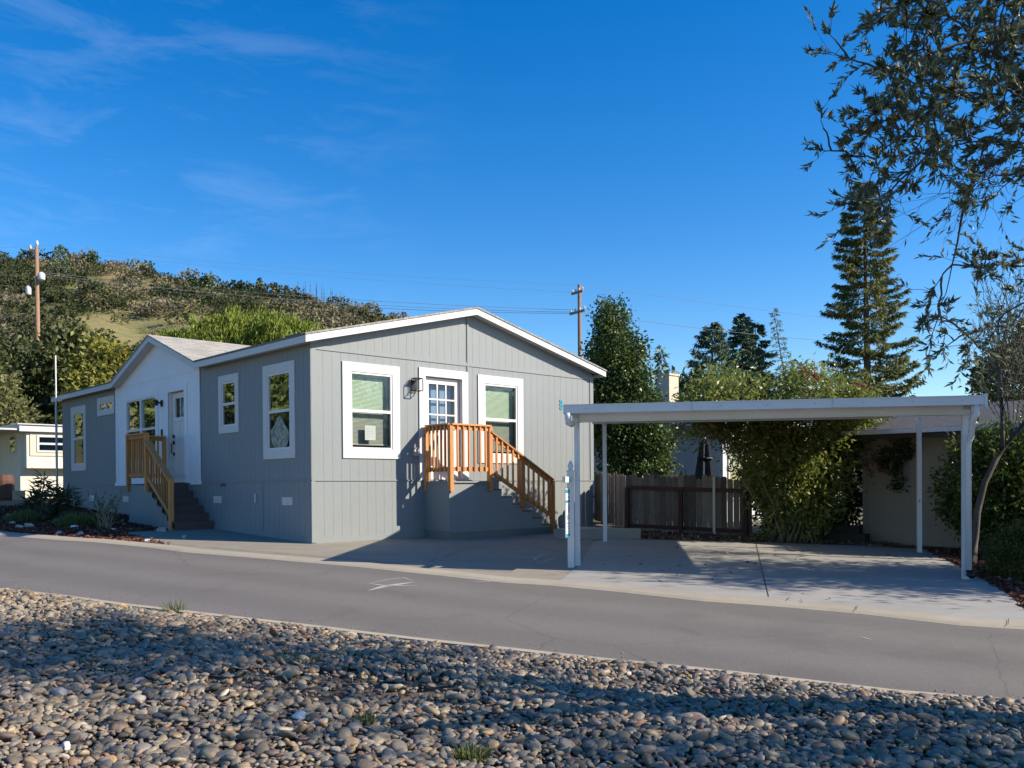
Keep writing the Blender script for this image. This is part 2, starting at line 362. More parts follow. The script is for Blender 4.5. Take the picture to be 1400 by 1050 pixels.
def bend(p, q, k=6, sag=0., wob=.0):
    p = np.asarray(p, float); q = np.asarray(q, float); L = np.linalg.norm(q-p); out = []
    for i in range(k+1):
        t = i/k; out.append(p+(q-p)*t + UP*sag*L*4*t*(1-t) + (RNG.normal(size=3)*wob*L*min(1, 2*t) if 0 < i < k else 0))
    return out

def broadleaf(name, label, cat, base, blobs, mat, bark, ncl, nleaf, spread, L, W, trunk_r=.1, top=None, limbs=12, group=None, shell=.55, droop=0., stems=None):
    base = np.asarray(base, float); t = thing(name, label, cat, base, 0, group)
    P, D, rn, CC = blob_points(blobs, ncl, nleaf, spread, shell); D[:, 2] -= droop
    foliage('crown', mat, t, P, D, rn, L, W)
    mb = MB(); allc = np.array([b[0] for b in blobs]); cen = allc.mean(0)
    if stems is None:
        top = np.asarray(top if top is not None else cen+np.array([0, 0, .5*blobs[0][1][2]]), float)
        path = bend(base-UP*.1, top, 7, 0, .012); mb.tube(path, list(np.linspace(trunk_r, trunk_r*.25, len(path))), 9)
        for c in CC[RNG.integers(0, len(CC), limbs)]:
            k = RNG.integers(2, len(path)-1); pp = bend(path[k], c, 4, .05, .03); mb.tube(pp, list(np.linspace(trunk_r*.4, trunk_r*.06, len(pp))), 5)
    else:
        for c in CC[RNG.integers(0, len(CC), stems)]:
            b = base + np.array([RNG.normal()*.22, RNG.normal()*.22, -.05]); pp = bend(b, c, 6, .06, .02); mb.tube(pp, list(np.linspace(trunk_r, trunk_r*.2, len(pp))), 5)
    mb.build('trunk' if stems is None else 'stems', bark, t, smooth=True)
    return t

def conifer(name, label, base, H_, R0_, mat, n_br=150, L=.55, W=.12, start=.12, droop=.25, dens=34, lean=(0, 0), trunk_r=.3, group=None, power=.9, upturn=.0, taper_top=.03):
    base = np.asarray(base, float); t = thing(name, label, 'tree', base, 0, group)
    topv = base + np.array([lean[0], lean[1], H_]); mb = MB()
    tp = [base+(topv-base)*k/10 for k in range(11)]; mb.tube(tp, list(np.linspace(trunk_r, trunk_r*.08, 11)), 8)
    Ps = []; Ds = []; Rn = []
    for i in range(n_br):
        f = start + (1-start)*(i+RNG.random())/n_br; az = i*2.399 + RNG.normal()*.35
        ln = R0_*((1-f)/(1-start))**power*(.62+.5*RNG.random()) + R0_*taper_top
        dr = droop*(.3+1.4*RNG.random()); o = base+(topv-base)*f; d = np.array([math.cos(az), math.sin(az), 0])
        k = 7; path = [o + d*ln*(s/k) + UP*ln*(-dr*(s/k) + (upturn+dr*.55)*(s/k)**2.2) for s in range(k+1)]
        mb.tube(path[:-1], list(np.linspace(max(.008, trunk_r*.13*(1-f)+.008), .006, k)), 4, False)
        m_ = max(6, int(dens*(.35+.65*ln/R0_)))
        s = .18+.82*RNG.random(m_)**.8; pi = np.clip((s*k).astype(int), 0, k-1); fr = s*k-pi
        pa = np.array(path); pp = pa[pi] + (pa[pi+1]-pa[pi])*fr[:, None]
        side = np.cross(d, UP); sd = np.where(RNG.random(m_) < .5, -1, 1)[:, None]
        wid = (.26*ln*(1-s*.8)*RNG.random(m_))[:, None]
        pp = pp + side*sd*wid - UP*(RNG.random(m_)*.10*ln*.5)[:, None]
        dd = d*(.6)+side*sd*.5+RNG.normal(size=(m_, 3))*.35 - UP*(.35+.5*RNG.random(m_))[:, None]
        Ps.append(pp); Ds.append(dd); Rn.append(np.clip(.45+.22*RNG.normal()+.2*RNG.normal(size=m_), 0, 1))
    foliage('crown', mat, t, np.concatenate(Ps), np.concatenate(Ds), np.concatenate(Rn), L, W)
    mb.build('trunk', M['bark'], t, smooth=True)
    return t

# ------------------------------------------------------------------ ground and paving
def sheet(name, pts, off, mat, kind='structure', thick=None):
    pts = [np.asarray(p, float) for p in pts]
    P = [np.array([p[0], p[1], gz(p[0], p[1])+off]) for p in pts]
    mb = MB(); mb.face(*P)
    if thick:
        Q = [p-UP*thick for p in P]
        for i in range(len(P)): mb.face(P[i], P[(i+1) % len(P)], Q[(i+1) % len(P)], Q[i])
    o = mb.build(name, mat); o['kind'] = kind; return o
def subpts(px): return [G(x, y) for x, y in px]

gx = np.concatenate([np.linspace(-700, -60, 17), np.linspace(-40, 30, 36), np.linspace(50, 600, 14)])
gy = np.concatenate([np.linspace(-60, -32, 4), np.linspace(-30, 42, 37), np.linspace(60, 700, 17)])
XX, YY = np.meshgrid(gx, gy); ZZ = gz(XX, YY)-.035
nx, ny = len(gx), len(gy); idx = np.arange(nx*ny).reshape(ny, nx)
fq = np.stack([idx[:-1, :-1], idx[:-1, 1:], idx[1:, 1:], idx[1:, :-1]], -1).reshape(-1, 4)
g = npmesh('ground', np.stack([XX, YY, ZZ], -1).reshape(-1, 3), fq, M['earth']); g['kind'] = 'structure'

far_px = [(0, 732), (86, 739), (130, 741.5), (206, 749), (250, 755), (335, 762), (410, 768.5), (485, 775), (600, 787), (690, 797), (750, 800.5), (840, 809), (962, 822.5), (1050, 828.5), (1175, 839.5), (1312, 855.5), (1400, 861)]
near_px = [(0, 806.5), (88, 816), (175, 828), (350, 848.5), (450, 860), (517, 868.5), (585, 876.5), (700, 889), (825, 903), (950, 915.5), (1050, 926.5), (1225, 947), (1400, 962)]
FE = subpts(far_px); NE = subpts(near_px)
def ext(P, Q, L): d = (P-Q)[:2]; d /= np.linalg.norm(d); return np.array([*(P[:2]+d*L), 0])
FE = [ext(FE[0], FE[3], 26)] + FE + [ext(FE[-1], FE[-4], 24)]
NE = [ext(NE[0], NE[3], 30)] + NE + [ext(NE[-1], NE[-4], 24)]
sheet('road', FE + NE[::-1], 0, M['asphalt'])
def strip(name, line, w, off, thick, mat, side):
    """a strip of width w beside a polyline; inner edge lifted"""
    mb = MB(); A = []; B = []
    for i, p in enumerate(line):
        d = (line[min(i+1, len(line)-1)]-line[max(i-1, 0)])[:2]; d /= np.linalg.norm(d); nrm = np.array([-d[1], d[0]])*side
        q = p[:2]+nrm*w; A.append(np.array([p[0], p[1], gz(*p[:2])])); B.append(np.array([q[0], q[1], gz(*q)]))
    for i in range(len(A)-1):
        a0, a1, b0, b1 = A[i], A[i+1], B[i], B[i+1]; lo, hi = UP*off, UP*(off+thick)
        r0, r1 = a0*.75+b0*.25, a1*.75+b1*.25
        mb.face(a0+lo, a1+lo, r1+hi*.9, r0+hi*.9); mb.face(r0+hi*.9, r1+hi*.9, b1+hi, b0+hi); mb.face(b0+hi, b1+hi, b1-UP*.05, b0-UP*.05)
    o = mb.build(name, mat); o['kind'] = 'structure'; return o, B
def densify(line, n=4):
    out = []
    for i in range(len(line)-1):
        for k in range(n): out.append(line[i]+(line[i+1]-line[i])*k/n)
    return out+[line[-1]]
gut, GB = strip('gutter_kerb', FE, .42, .002, .022, M['kerb'], 1)
hdr, HB = strip('gravel_edge_kerb', NE, .15, .002, .035, M['header'], -1)

# paving beyond the kerb (sheets a few mm apart)
def gutter_pt(x):  # world point on the inner kerb line below a pixel column
    best = min(GB, key=lambda p: abs((CR@p)/(CF@p)*FPX+700-x)); return best
seg = [p for p in GB if 225 < (CR@p)/(CF@p)*FPX+700 < 830]
sheet('old_driveway', [H(-2.1, 4.4, 0), *seg, G(794, 776), G(812, 742), H(8.13, .1, 0), H(0.05, .1, 0), H(.05, 4.4, 0)], .010, M['pad_old'])
seg2 = [p for p in GB if 765 < (CR@p)/(CF@p)*FPX+700 < 1420]
sheet('carport_slab', [G(792, 774), *seg2, G(1408, 842), G(1400, 835), G(1382, 817), G(1350, 797), G(1307, 774), G(1265, 752.5), G(1182, 747), G(1050, 743), G(835, 738), G(812, 741)], .018, M['pad_new'])
sheet('mulch_bed', [GB[0], *[p for p in GB if (CR@p)/(CF@p)*FPX+700 < 240 and -14 < p[0] < -4], H(-2.0, 4.3, 0), H(-.98, 4.4, 0), H(.05, 5, 0), H(.05, 15.3, 0), H(-8, 16, 0)], .006, M['mulch'])
sheet('side_bed', [G(1265, 752.5), G(1307, 774), G(1350, 797), G(1382, 817), G(1400, 835), G(1408, 842), np.array([14, 9, 0]), np.array([16, 14, 0]), np.array([12, 19, 0]), G(1182, 745)], .012, M['mulch'])
sheet('back_bed', [G(835, 738), G(1050, 743), G(1182, 747), G(1265, 752.5), G(1200, 738), np.array([7.2, 20.5, 0]), np.array([5.5, 22, 0]), np.array([2.2, 24, 0]), np.array([2.2, 21, 0])], .008, M['leaflitter'])
# joints and cracks
def decal(name, pts, w, off, mat, tagk='structure'):
    mb = MB()
    for i in range(len(pts)-1):
        p, q = pts[i], pts[i+1]; d = (q-p)[:2]; d /= np.linalg.norm(d); nn = np.array([-d[1], d[0], 0])
        w0, w1 = (w if np.isscalar(w) else w[i])/2, (w if np.isscalar(w) else w[i+1])/2
        P = [p-nn*w0, p+nn*w0, q+nn*w1, q-nn*w1]; mb.face(*[np.array([a[0], a[1], gz(a[0], a[1])+off]) for a in P])
    o = mb.build(name, mat); o['kind'] = tagk; return o
decal('slab_joint', densify(subpts([(1034, 745), (1041, 778), (1051, 818)])), .012, .023, M['joint'])
decal('driveway_joint', densify(subpts([(217, 743.8), (269, 748.3), (337, 754.3), (423, 761), (540, 771.8), (620, 778), (700, 784)]), 6), list(.012+.02*RNG.random(37)), .028, M['joint'])
decal('driveway_joint', densify(subpts([(690, 742), (775, 757)]), 3), .012, .015, M['joint'])
decal('driveway_joint', densify(subpts([(585, 770), (613, 760), (660, 744)]), 3), .01, .015, M['joint'])
for pxs in ([(1076, 824.5), (1080, 819.5)], [(1170, 838), (1172, 832)], [(1378, 858.5), (1379, 850)], [(1095, 823), (1097, 827)]):
    decal('kerb_crack', subpts(pxs), .008, .035, M['joint'])
# pale tyre scuffs on the road
def scuff(pxs, wmax):
    pts = densify(subpts(pxs), 4); n = len(pts); decal('road_scuff', pts, [wmax*math.sin(math.pi*(i+.3)/(n-.4)) for i in range(n)], .004, M['scuff'])
scuff([(503, 808), (525, 802), (545, 799), (567, 796)], .12); scuff([(503, 797.5), (522, 800.5), (545, 801), (572, 801.5)], .07)
scuff([(500, 799), (530, 792.5), (552, 790), (566, 795)], .035); scuff([(640, 795), (665, 796), (672, 795)], .035)
scuff([(1175, 871), (1192, 875)], .03)
for pxs in ([(536, 744), (562, 739)], [(572, 753), (600, 750)], [(727, 768), (742, 758), (750, 757)], [(733, 771), (760, 764)], [(728, 762), (735, 768)], [(595, 768), (607, 763)]):
    pts = densify(subpts(pxs), 3); n = len(pts); decal('driveway_scuff', pts, [.05*math.sin(math.pi*(i+.4)/n) for i in range(n)], .0145, M['scuff'])
# raised concrete walk along the far side of the house
mb = MB(); e0, e1 = G(757, 737.5), G(876, 737.5); back = HV*4.5
mb.hexa([e0-UP*.05, e1-UP*.05, e1+back*.45-UP*.05, e0+back*.4+HU*3-UP*.05, e0+UP*.22, e1+UP*.235, e1+back*.45+UP*.235, e0+back*.4+HU*3+UP*.22]); o = mb.build('raised_walkway', M['pad_new']); o['kind'] = 'structure'

# ------------------------------------------------------------------ the grey mobile home
HW, HL, OV = 8.13, 15.0, .25
SL = .243; ZE = 2.80; RID = HW/2
def roof_z(a): return ZE + SL*(a+OV) if a <= RID else ZE + SL*(HW+OV-a)
PB0, PB1, PPK = 4.73, 10.05, 3.74; PBM = (PB0+PB1)/2; PS = (PPK-ZE)/(PBM-PB0)
base_p = H(0, 0, -1.2)
house = thing('mobile_home', 'grey single-storey home with white trim, white entry gable and two wooden-railed stairs', 'house', base_p, YAW)
def MF(s, z, d=0): return H(s, -d, z)          # front wall mapping
def ML(s, z, d=0): return H(-d, s, z)          # long side wall mapping
def wbox(mb, W_, s0, s1, z0, z1, d0, d1): return mb.hexa([W_(s0, z0, d0), W_(s1, z0, d0), W_(s1, z0, d1), W_(s0, z0, d1), W_(s0, z1, d0), W_(s1, z1, d0), W_(s1, z1, d1), W_(s0, z1, d1)])
def grooved(W_, s0, s1, bot, top, holes=(), pitch=.203, gw=.006, gd=.0025, mb=None, d=0., phase=.06):
    mb = mb or MB(); br = [s0]; s = s0+phase; gro = []
    while s < s1-.03:
        gro.append((s, s+gw)); br += [s, s+gw]; s += pitch
    br.append(s1)
    for h in holes: br += [h[0], h[1]]
    br = sorted(set(round(x, 5) for x in br))
    for x0, x1 in zip(br[:-1], br[1:]):
        xm = (x0+x1)/2; ing = any(g0 < xm < g1 for g0, g1 in gro); dd = d-gd if ing else d
        z_cuts = sorted((h[2], h[3]) for h in holes if h[0] < xm < h[1])
        lo = None; spans = []
        cur = 'b'
        for zc0, zc1 in z_cuts: spans.append((cur, zc0)); cur = zc1
        spans.append((cur, 't'))
        for z0, z1 in spans:
            za, zb = (bot(x0), bot(x1)) if z0 == 'b' else (z0, z0); zc, zd = (top(x0), top(x1)) if z1 == 't' else (z1, z1)
            if zc-za < 1e-4 and zd-zb < 1e-4: continue
            mb.face(W_(x0, za, dd), W_(x1, zb, dd), W_(x1, zd, dd), W_(x0, zc, dd))
            if ing:
                mb.face(W_(x0, za, d), W_(x0, za, dd), W_(x0, zc, dd), W_(x0, zc, d)); mb.face(W_(x1, zb, dd), W_(x1, zb, d), W_(x1, zd, d), W_(x1, zd, dd))
    return mb

FW = [(.70, 2.095, .445, 2.375), (4.265, 5.675, .395, 2.39)]
FD = (2.604, 3.97, 0, 2.415)
TW = .185
def inner(w, t=TW, b=None): return (w[0]+t, w[1]-t, w[2]+(t if b is None else b), w[3]-t)
fholes = [inner(w) for w in FW] + [(FD[0]+.175, FD[1]-.175, 0, FD[3]-.17)]
grooved(MF, 0, HW, lambda s: 0., lambda s: min(roof_z(s)-.10, 9), fholes).build('wall', M['siding'], house)
LWN = [(.595, 1.89, .455, 2.395), (3.0, 3.965, 1.09, 2.378), (12.80, 14.105, .44, 2.38), (10.45, 11.78, 1.97, 2.485)]
LP = (7.38, 9.67, .46, 2.40); LD = (5.63, 6.88, 0, 2.40)
tw_s = .15
lh = [inner(LWN[0]), inner(LWN[1], tw_s), inner(LWN[2]), (10.45+.13, 11.78-.13, 2.10, 2.355)]
def ltop(s): return ZE+SL*OV-.1
grooved(ML, 0, 5.0, lambda s: 0., ltop, lh[:2]).build('wall', M['siding'], house)
grooved(ML, 10.24, HL, lambda s: 0., ltop, lh[2:]).build('wall', M['siding'], house)
def ptop(s): return max(ltop(s), PPK - PS*abs(s-PBM) - .12)
ph = [(LP[0]+.15, LP[1]-.15, LP[2]+.15, LP[3]-.17), (LD[0]+.16, LD[1]-.16, 0, LD[3]-.16)]
_g = grooved(ML, 5.0, 10.24, lambda s: 0., lambda s: min(2.65, ptop(s)), ph, pitch=.203, gd=.003, d=.012)
_g.face(ML(5.0, 2.65, .014), ML(10.24, 2.65, .014), ML(10.24, ptop(10.24), .014), ML(PBM, ptop(PBM), .014), ML(5.0, ptop(5.0), .014)); _g.build('entry_wall', M['whitewall'], house)
mb = MB()
mb.face(H(HW, 0, 0), H(HW, HL, 0), H(HW, HL, ltop(0)), H(HW, 0, ltop(0))); mb.face(H(0, HL, 0), H(HW, HL, 0), H(HW, HL, 2.7), H(RID, HL, 3.75), H(0, HL, 2.7))
mb.build('wall', M['siding'], house)
# skirting below floor level
sk = MB(); grooved(MF, 0, HW, lambda s: hz(s, 0)-.08, lambda s: 0., (), mb=sk, d=.004)
sk.build('skirting', M['siding'], house)
sk = MB(); grooved(ML, 0, HL, lambda s: hz(0, s)-.08, lambda s: 0., (), mb=sk, d=.004, gd=.004)
sk.face(H(HW, 0, hz(HW, 0)-.1), H(HW, HL, hz(HW, HL)-.1), H(HW, HL, 0), H(HW, 0, 0)); sk.face(H(0, HL, -1), H(HW, HL, -1), H(HW, HL, 0), H(0, HL, 0))
sk.build('skirting', M['siding'], house)
mb = MB()   # thin ledges: floor line, base board, gable band, corner boards, centre seam
wbox(mb, MF, -.012, HW+.012, -.012, .012, .004, .022); wbox(mb, MF, 0, 3.95, 2.548, 2.632, .001, .016); wbox(mb, MF, 3.995, HW, 2.548, 2.632, .001, .016)
wbox(mb, MF, -.02, .10, .012, 2.62, .001, .018); wbox(mb, MF, HW-.10, HW+.02, .012, 2.62, .001, .018); wbox(mb, MF, 3.955, 4.0, 2.42, 3.72, .001, .02)
wbox(mb, MF, -.02, .06, -1.21, -.012, .004, .02)
wbox(mb, ML, .012, 4.9, -.012, .012, .004, .02); wbox(mb, ML, 10.4, HL, -.012, .012, .004, .02)
wbox(mb, ML, -.018, .07, .012, 2.66, .001, .014)
for i_ in range(0, len(mb.V), 8):
    m2 = MB(); m2.hexa(mb.V[i_:i_+8]); m2.build('trim_board', M['siding'], house)
def baseboard(W_, s0, s1, hgt, zf):
    mb = MB(); n = 8
    for i in range(n):
        x0, x1 = s0+(s1-s0)*i/n, s0+(s1-s0)*(i+1)/n; a, b = zf(x0), zf(x1)
        mb.hexa([W_(x0, a-.1, .004), W_(x1, b-.1, .004), W_(x1, b-.1, .018), W_(x0, a-.1, .018), W_(x0, a+hgt, .004), W_(x1, b+hgt, .004), W_(x1, b+hgt, .018), W_(x0, a+hgt, .018)])
    mb.build('base_board', M['siding'], house)
baseboard(MF, 0.06, HW, .12, lambda s: hz(s, 0)); baseboard(ML, 0, HL, .12, lambda s: hz(0, s))
# white entry corner boards
mb = MB(); wbox(mb, ML, 4.93, 5.07, 0, 2.72, .012, .035); wbox(mb, ML, 10.17, 10.31, 0, 2.72, .012, .035)
wbox(mb, ML, 4.88, 5.12, -.04, .05, .013, .05); wbox(mb, ML, 10.12, 10.36, -.04, .05, .013, .05); wbox(mb, ML, 5.07, 10.17, 2.64, 2.665, .013, .022)
wbox(mb, ML, 5.07, 5.5, -.04, .03, .012, .028); wbox(mb, ML, 7.1, 10.17, -.04, .03, .012, .028); mb.build('corner_board', M['whitewall'], house)

# roof
t_ = .03
def slab(mb, poly, th=.035):
    top = [H(*p) for p in poly]; bot = [H(p[0], p[1], p[2]-th) for p in poly]
    mb.face(*top); mb.face(*bot[::-1])
    for i in range(len(poly)): j = (i+1) % len(poly); mb.face(top[i], bot[i], bot[j], top[j])
aI = (PPK-ZE)/SL-OV
mb = MB(); zr = roof_z(RID)
slab(mb, [(-OV-.02, -OV-.02, ZE), (-OV-.02, PB0, ZE), (aI, PBM, PPK), (-OV-.02, PB1, ZE), (-OV-.02, HL+OV, ZE), (RID, HL+OV, zr), (RID, -OV-.02, zr)])
slab(mb, [(HW+OV+.02, -OV-.02, ZE), (RID, -OV-.02, zr), (RID, HL+OV, zr), (HW+OV+.02, HL+OV, ZE)])
roof = mb.build('roof', M['shingle_m'], house)
mb = MB(); x0 = -OV-.02
slab(mb, [(x0, PB0, ZE+.003), (x0, PBM, PPK+.003), (aI, PBM, PPK+.003)]); slab(mb, [(x0, PBM, PPK+.003), (x0, PB1, ZE+.003), (aI, PBM, PPK+.003)])
mb.build('porch_roof', M['shingle_p'], house)
mb = MB(); FH = .135
def fas(p, q, th, out):   # board from p to q (top edge points), FH deep, th thick towards -out
    p = np.asarray(p); q = np.asarray(q); mb.hexa([p-UP*FH, q-UP*FH, q-UP*FH-out*th, p-UP*FH-out*th, p, q, q-out*th, p-out*th])
dz = .037
e = lambda a, b, z: H(a, b, z-dz)
fas(e(-OV, -OV, ZE), e(RID, -OV, zr), .025, -HV); fas(e(RID, -OV, zr), e(HW+OV, -OV, ZE), .025, -HV)
mb.build('fascia', M['white'], house); mb = MB()
fas(e(-OV, -OV+.026, ZE), e(-OV, PB0, ZE), .025, -HU); fas(e(-OV, PB0, ZE), e(-OV, PBM, PPK), .025, -HU); fas(e(-OV, PBM, PPK), e(-OV, PB1, ZE), .025, -HU); fas(e(-OV, PB1, ZE), e(-OV, HL+OV, ZE), .025, -HU)
fas(e(HW+OV, -OV+.026, ZE), e(HW+OV, HL+OV, ZE), .025, HU)
mb.build('fascia', M['white'], house); mb = MB()
sz = FH+dz-.03
for p, q in (((-OV, ZE), (RID, zr)), ((RID, zr), (HW+OV, ZE))):
    mb.face(H(p[0], -OV+.026, p[1]-sz), H(q[0], -OV+.026, q[1]-sz), H(q[0], 0.01, q[1]-sz), H(p[0], .01, p[1]-sz))
for b0, b1 in ((-OV+.03, PB0), (PB1, HL+OV)): mb.face(H(-OV+.026, b0, ZE-sz), H(-OV+.026, b1, ZE-sz), H(.012, b1, ZE-sz+.01), H(.012, b0, ZE-sz+.01))
mb.face(H(-OV+.026, PB0, ZE-sz), H(-OV+.026, PBM, PPK-sz), H(.02, PBM, PPK-sz), H(.02, PB0, ZE-sz)); mb.face(H(-OV+.026, PBM, PPK-sz), H(-OV+.026, PB1, ZE-sz), H(.02, PB1, ZE-sz), H(.02, PBM, PPK-sz))
mb.face(H(HW+OV-.026, -OV, ZE-sz), H(HW+OV-.026, HL, ZE-sz), H(HW, HL, ZE-sz+.01), H(HW, -OV, ZE-sz+.01))
mb.build('soffit', M['white'], house)
# roof pipes and vent
def on_roof(a, b): return H(a, b, roof_z(a))
mb = MB(); p = on_roof(4.6, 5.0); mb.lathe(p-UP*.1, [(.10, 0), (.10, .35), (.15, .35), (.15, .5), (.13, .52)], 14); mb.build('vent_pipe', M['black'], house)
mb = MB(); p = on_roof(1.2, 2.2); fr = lambda x, y, z: p+HU*x+HV*y+UP*(z+SL*x); mb.box(fr, -.28, .28, -.28, .28, 0, .10); mb.box(fr, -.33, .33, -.33, .33, .10, .13); mb.build('roof_vent', M['black'], house)

# windows
def window(W_, w, tt, kind='hung', gl='glass', blind=True, topm=None, tb=None, mat='white', dofs=0., mulls=()):
    tb = tt if tb is None else tb; topm = tt if topm is None else topm
    s0, s1, z0, z1 = w; i0, i1, y0, y1 = s0+tt, s1-tt, z0+tb, z1-topm
    mb = MB(); D0, D1 = .002+dofs, .026+dofs
    wbox(mb, W_, s0, s1, z1-topm, z1, D0, D1); wbox(mb, W_, s0, s1, z0, z0+tb, D0, D1); wbox(mb, W_, s0, i0, y0, y1, D0, D1); wbox(mb, W_, i1, s1, y0, y1, D0, D1)
    tr = mb.build('window', M[mat], house)
    # reveal + room box behind
    mb = MB(); dp = -.45
    for q in ((i0, y0, i1, y0), (i1, y0, i1, y1), (i1, y1, i0, y1), (i0, y1, i0, y0)): mb.face(W_(q[0], q[1], D0), W_(q[2], q[3], D0), W_(q[2], q[3], dp), W_(q[0], q[1], dp))
    mb.face(W_(i0, y0, dp), W_(i1, y0, dp), W_(i1, y1, dp), W_(i0, y1, dp)); mb.build('recess', M['room' if blind else 'sidewin'], tr)
    mb = MB(); f = .042; a, b = -.03, .012+dofs
    wbox(mb, W_, i0, i1, y0, y0+f, a, b); wbox(mb, W_, i0, i1, y1-f, y1, a, b); wbox(mb, W_, i0, i0+f, y0+f, y1-f, a, b); wbox(mb, W_, i1-f, i1, y0+f, y1-f, a, b)
    zm = y0+(y1-y0)*.5
    if kind == 'hung': wbox(mb, W_, i0+f, i1-f, zm-.03, zm+.03, a, b+.004)
    if kind == 'slide': sm = (i0+i1)/2; wbox(mb, W_, sm-.03, sm+.03, y0+f, y1-f, a, b+.002)
    if kind == 'twin':
        sm = (i0+i1)/2; wbox(mb, W_, sm-.055, sm+.055, y0+f, y1-f, a, b+.004); wbox(mb, W_, i0+f, sm-.055, zm-.03, zm+.03, a, b+.002); wbox(mb, W_, sm+.055, i1-f, zm-.03, zm+.03, a, b+.002)
    mb.build('sash', M['vinyl'], tr)
    dg = -.012
    def pane(n, p0, p1, q0, q1, m_): mb = MB(); mb.face(W_(p0, q0, dg), W_(p1, q0, dg), W_(p1, q1, dg), W_(p0, q1, dg)); mb.build(n, M[m_], tr)
    if kind in ('hung', 'twin'):
        pane('upper_pane', i0+f, i1-f, zm, y1-f, gl); pane('lower_pane', i0+f, i1-f, y0+f, zm, 'screenglass' if gl == 'glass' else 'screenside')
    else: pane('pane', i0+f, i1-f, y0+f, y1-f, gl)
    if blind:
        mb = MB(); z = y1-.05; db = -.13
        wbox(mb, W_, i0+.02, i1-.02, y1-.06, y1-.005, db-.03, db+.03)
        while z > y0+.12:
            mb.face(W_(i0+.02, z-.018, db+.012), W_(i1-.02, z-.018, db+.012), W_(i1-.02, z+.012, db-.012), W_(i0+.02, z+.012, db-.012)); z -= .026
        wbox(mb, W_, i0+.02, i1-.02, y0+.09, y0+.115, db-.015, db+.015)
        mb.build('blind', M['blind'], tr)
    return tr
w1 = window(MF, FW[0], TW); w2 = window(MF, FW[1], TW)
mb = MB(); wbox(mb, MF, 1.24, 1.50, .82, 1.12, -.011, -.008); mb.build('paper_notice', M['notice'], w1)
mb = MB()
for k in range(4): wbox(mb, MF, 1.29, 1.29+.14+.02*(k % 2), 1.05-.055*k, 1.062-.055*k, -.0075, -.006)
mb.build('print_lines', M['ink'], w1)
wl = window(ML, LWN[0], TW, gl='sideglass', blind=False)
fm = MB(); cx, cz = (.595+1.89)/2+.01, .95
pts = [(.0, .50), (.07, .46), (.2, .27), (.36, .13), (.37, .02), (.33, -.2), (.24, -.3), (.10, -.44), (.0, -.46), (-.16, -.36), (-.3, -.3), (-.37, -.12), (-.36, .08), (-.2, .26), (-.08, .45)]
fm.face(*[ML(cx+x, cz+z*.78, -.006) for x, z in pts]); fm.build('pale_pane_patch', M['pane_patch'], wl)  # irregular pale mottled patch over the lower pane
window(ML, LWN[1], tw_s, gl='sideglass', blind=False); window(ML, LWN[2], TW, gl='sideglass', blind=False)
window(ML, LWN[3], .13, 'slide', gl='sideglass', blind=False); window(ML, LP, .15, 'twin', gl='sideglass', blind=False, topm=.17, mat='whitewall', dofs=.013)

# doors
def door(W_, d, tt, kind, dofs=0., mat='white'):
    s0, s1, _, z1 = d; i0, i1, y1 = s0+tt, s1-tt, z1-tt
    mb = MB(); a, b = .002+dofs, .028+dofs; wbox(mb, W_, s0, s1, y1, z1, a, b); wbox(mb, W_, s0, i0, .012, y1, a, b); wbox(mb, W_, i1, s1, .012, y1, a, b)
    tr = mb.build('door_casing', M[mat], house)
    dp = -.11; mb = MB()
    for q in ((i0, 0, i0, y1), (i0, y1, i1, y1), (i1, y1, i1, 0), (i1, 0, i0, 0)): mb.face(W_(q[0], q[1], b-.002), W_(q[2], q[3], b-.002), W_(q[2], q[3], dp), W_(q[0], q[1], dp))
    mb.build('jamb', M['door'], tr)
    mb = MB(); x0, x1 = i0+.015, i1-.015; zt = y1-.015
    if kind == 'nine':
        g0, g1, h0, h1 = x0+.13, x1-.13, 1.10, zt-.13
    else: g0, g1, h0, h1 = x0+.17, x1-.17, 1.62, zt-.14
    wbox(mb, W_, x0, g0, .02, zt, dp+.003, dp+.045); wbox(mb, W_, g1, x1, .02, zt, dp+.003, dp+.045); wbox(mb, W_, g0, g1, h1, zt, dp+.003, dp+.045); wbox(mb, W_, g0, g1, .02, h0, dp+.003, dp+.045)
    cols = 3 if kind == 'nine' else 2
    for k in range(1, cols): x = g0+(g1-g0)*k/cols; wbox(mb, W_, x-.016, x+.016, h0, h1, dp+.01, dp+.04)
    if kind == 'nine':
        for k in (1, 2): z = h0+(h1-h0)*k/3; wbox(mb, W_, g0, g1, z-.016, z+.016, dp+.008, dp+.042)
        wbox(mb, W_, x0+.15, x1-.15, .2, .9, dp+.046, dp+.056)
    else:
        for k in (0, 1): xa = x0+.15+k*(x1-x0-.3+.04)/2; wbox(mb, W_, xa, xa+(x1-x0-.3)/2-.04, .2, 1.42, dp+.046, dp+.056)
        wbox(mb, W_, x0+.08, x1-.08, 1.52, 1.56, dp+.046, dp+.065)
    mb.build('door', M['door'], tr)
    mb = MB(); mb.face(W_(g0, h0, dp+.022), W_(g1, h0, dp+.022), W_(g1, h1, dp+.022), W_(g0, h1, dp+.022)); mb.build('door_glass', M['doorglass'], tr)
    mb = MB(); mb.face(W_(g0, h0, dp-.1), W_(g1, h0, dp-.1), W_(g1, h1, dp-.1), W_(g0, h1, dp-.1)); mb.build('door_sky_backing', M['sky_back'], tr)  # added sheet behind the glass, coloured to look like reflected sky
    return tr, x0, x1, dp
d1, *_ = door(MF, FD, .175, 'nine')
d2, x0, x1, dp = door(ML, LD, .16, 'craft', .013, 'whitewall')
hb = x1-.09; mb = MB(); wbox(mb, ML, hb-.035, hb+.035, 1.12, 1.20, dp+.046, dp+.075); wbox(mb, ML, hb-.03, hb+.03, .96, 1.05, dp+.046, dp+.07)
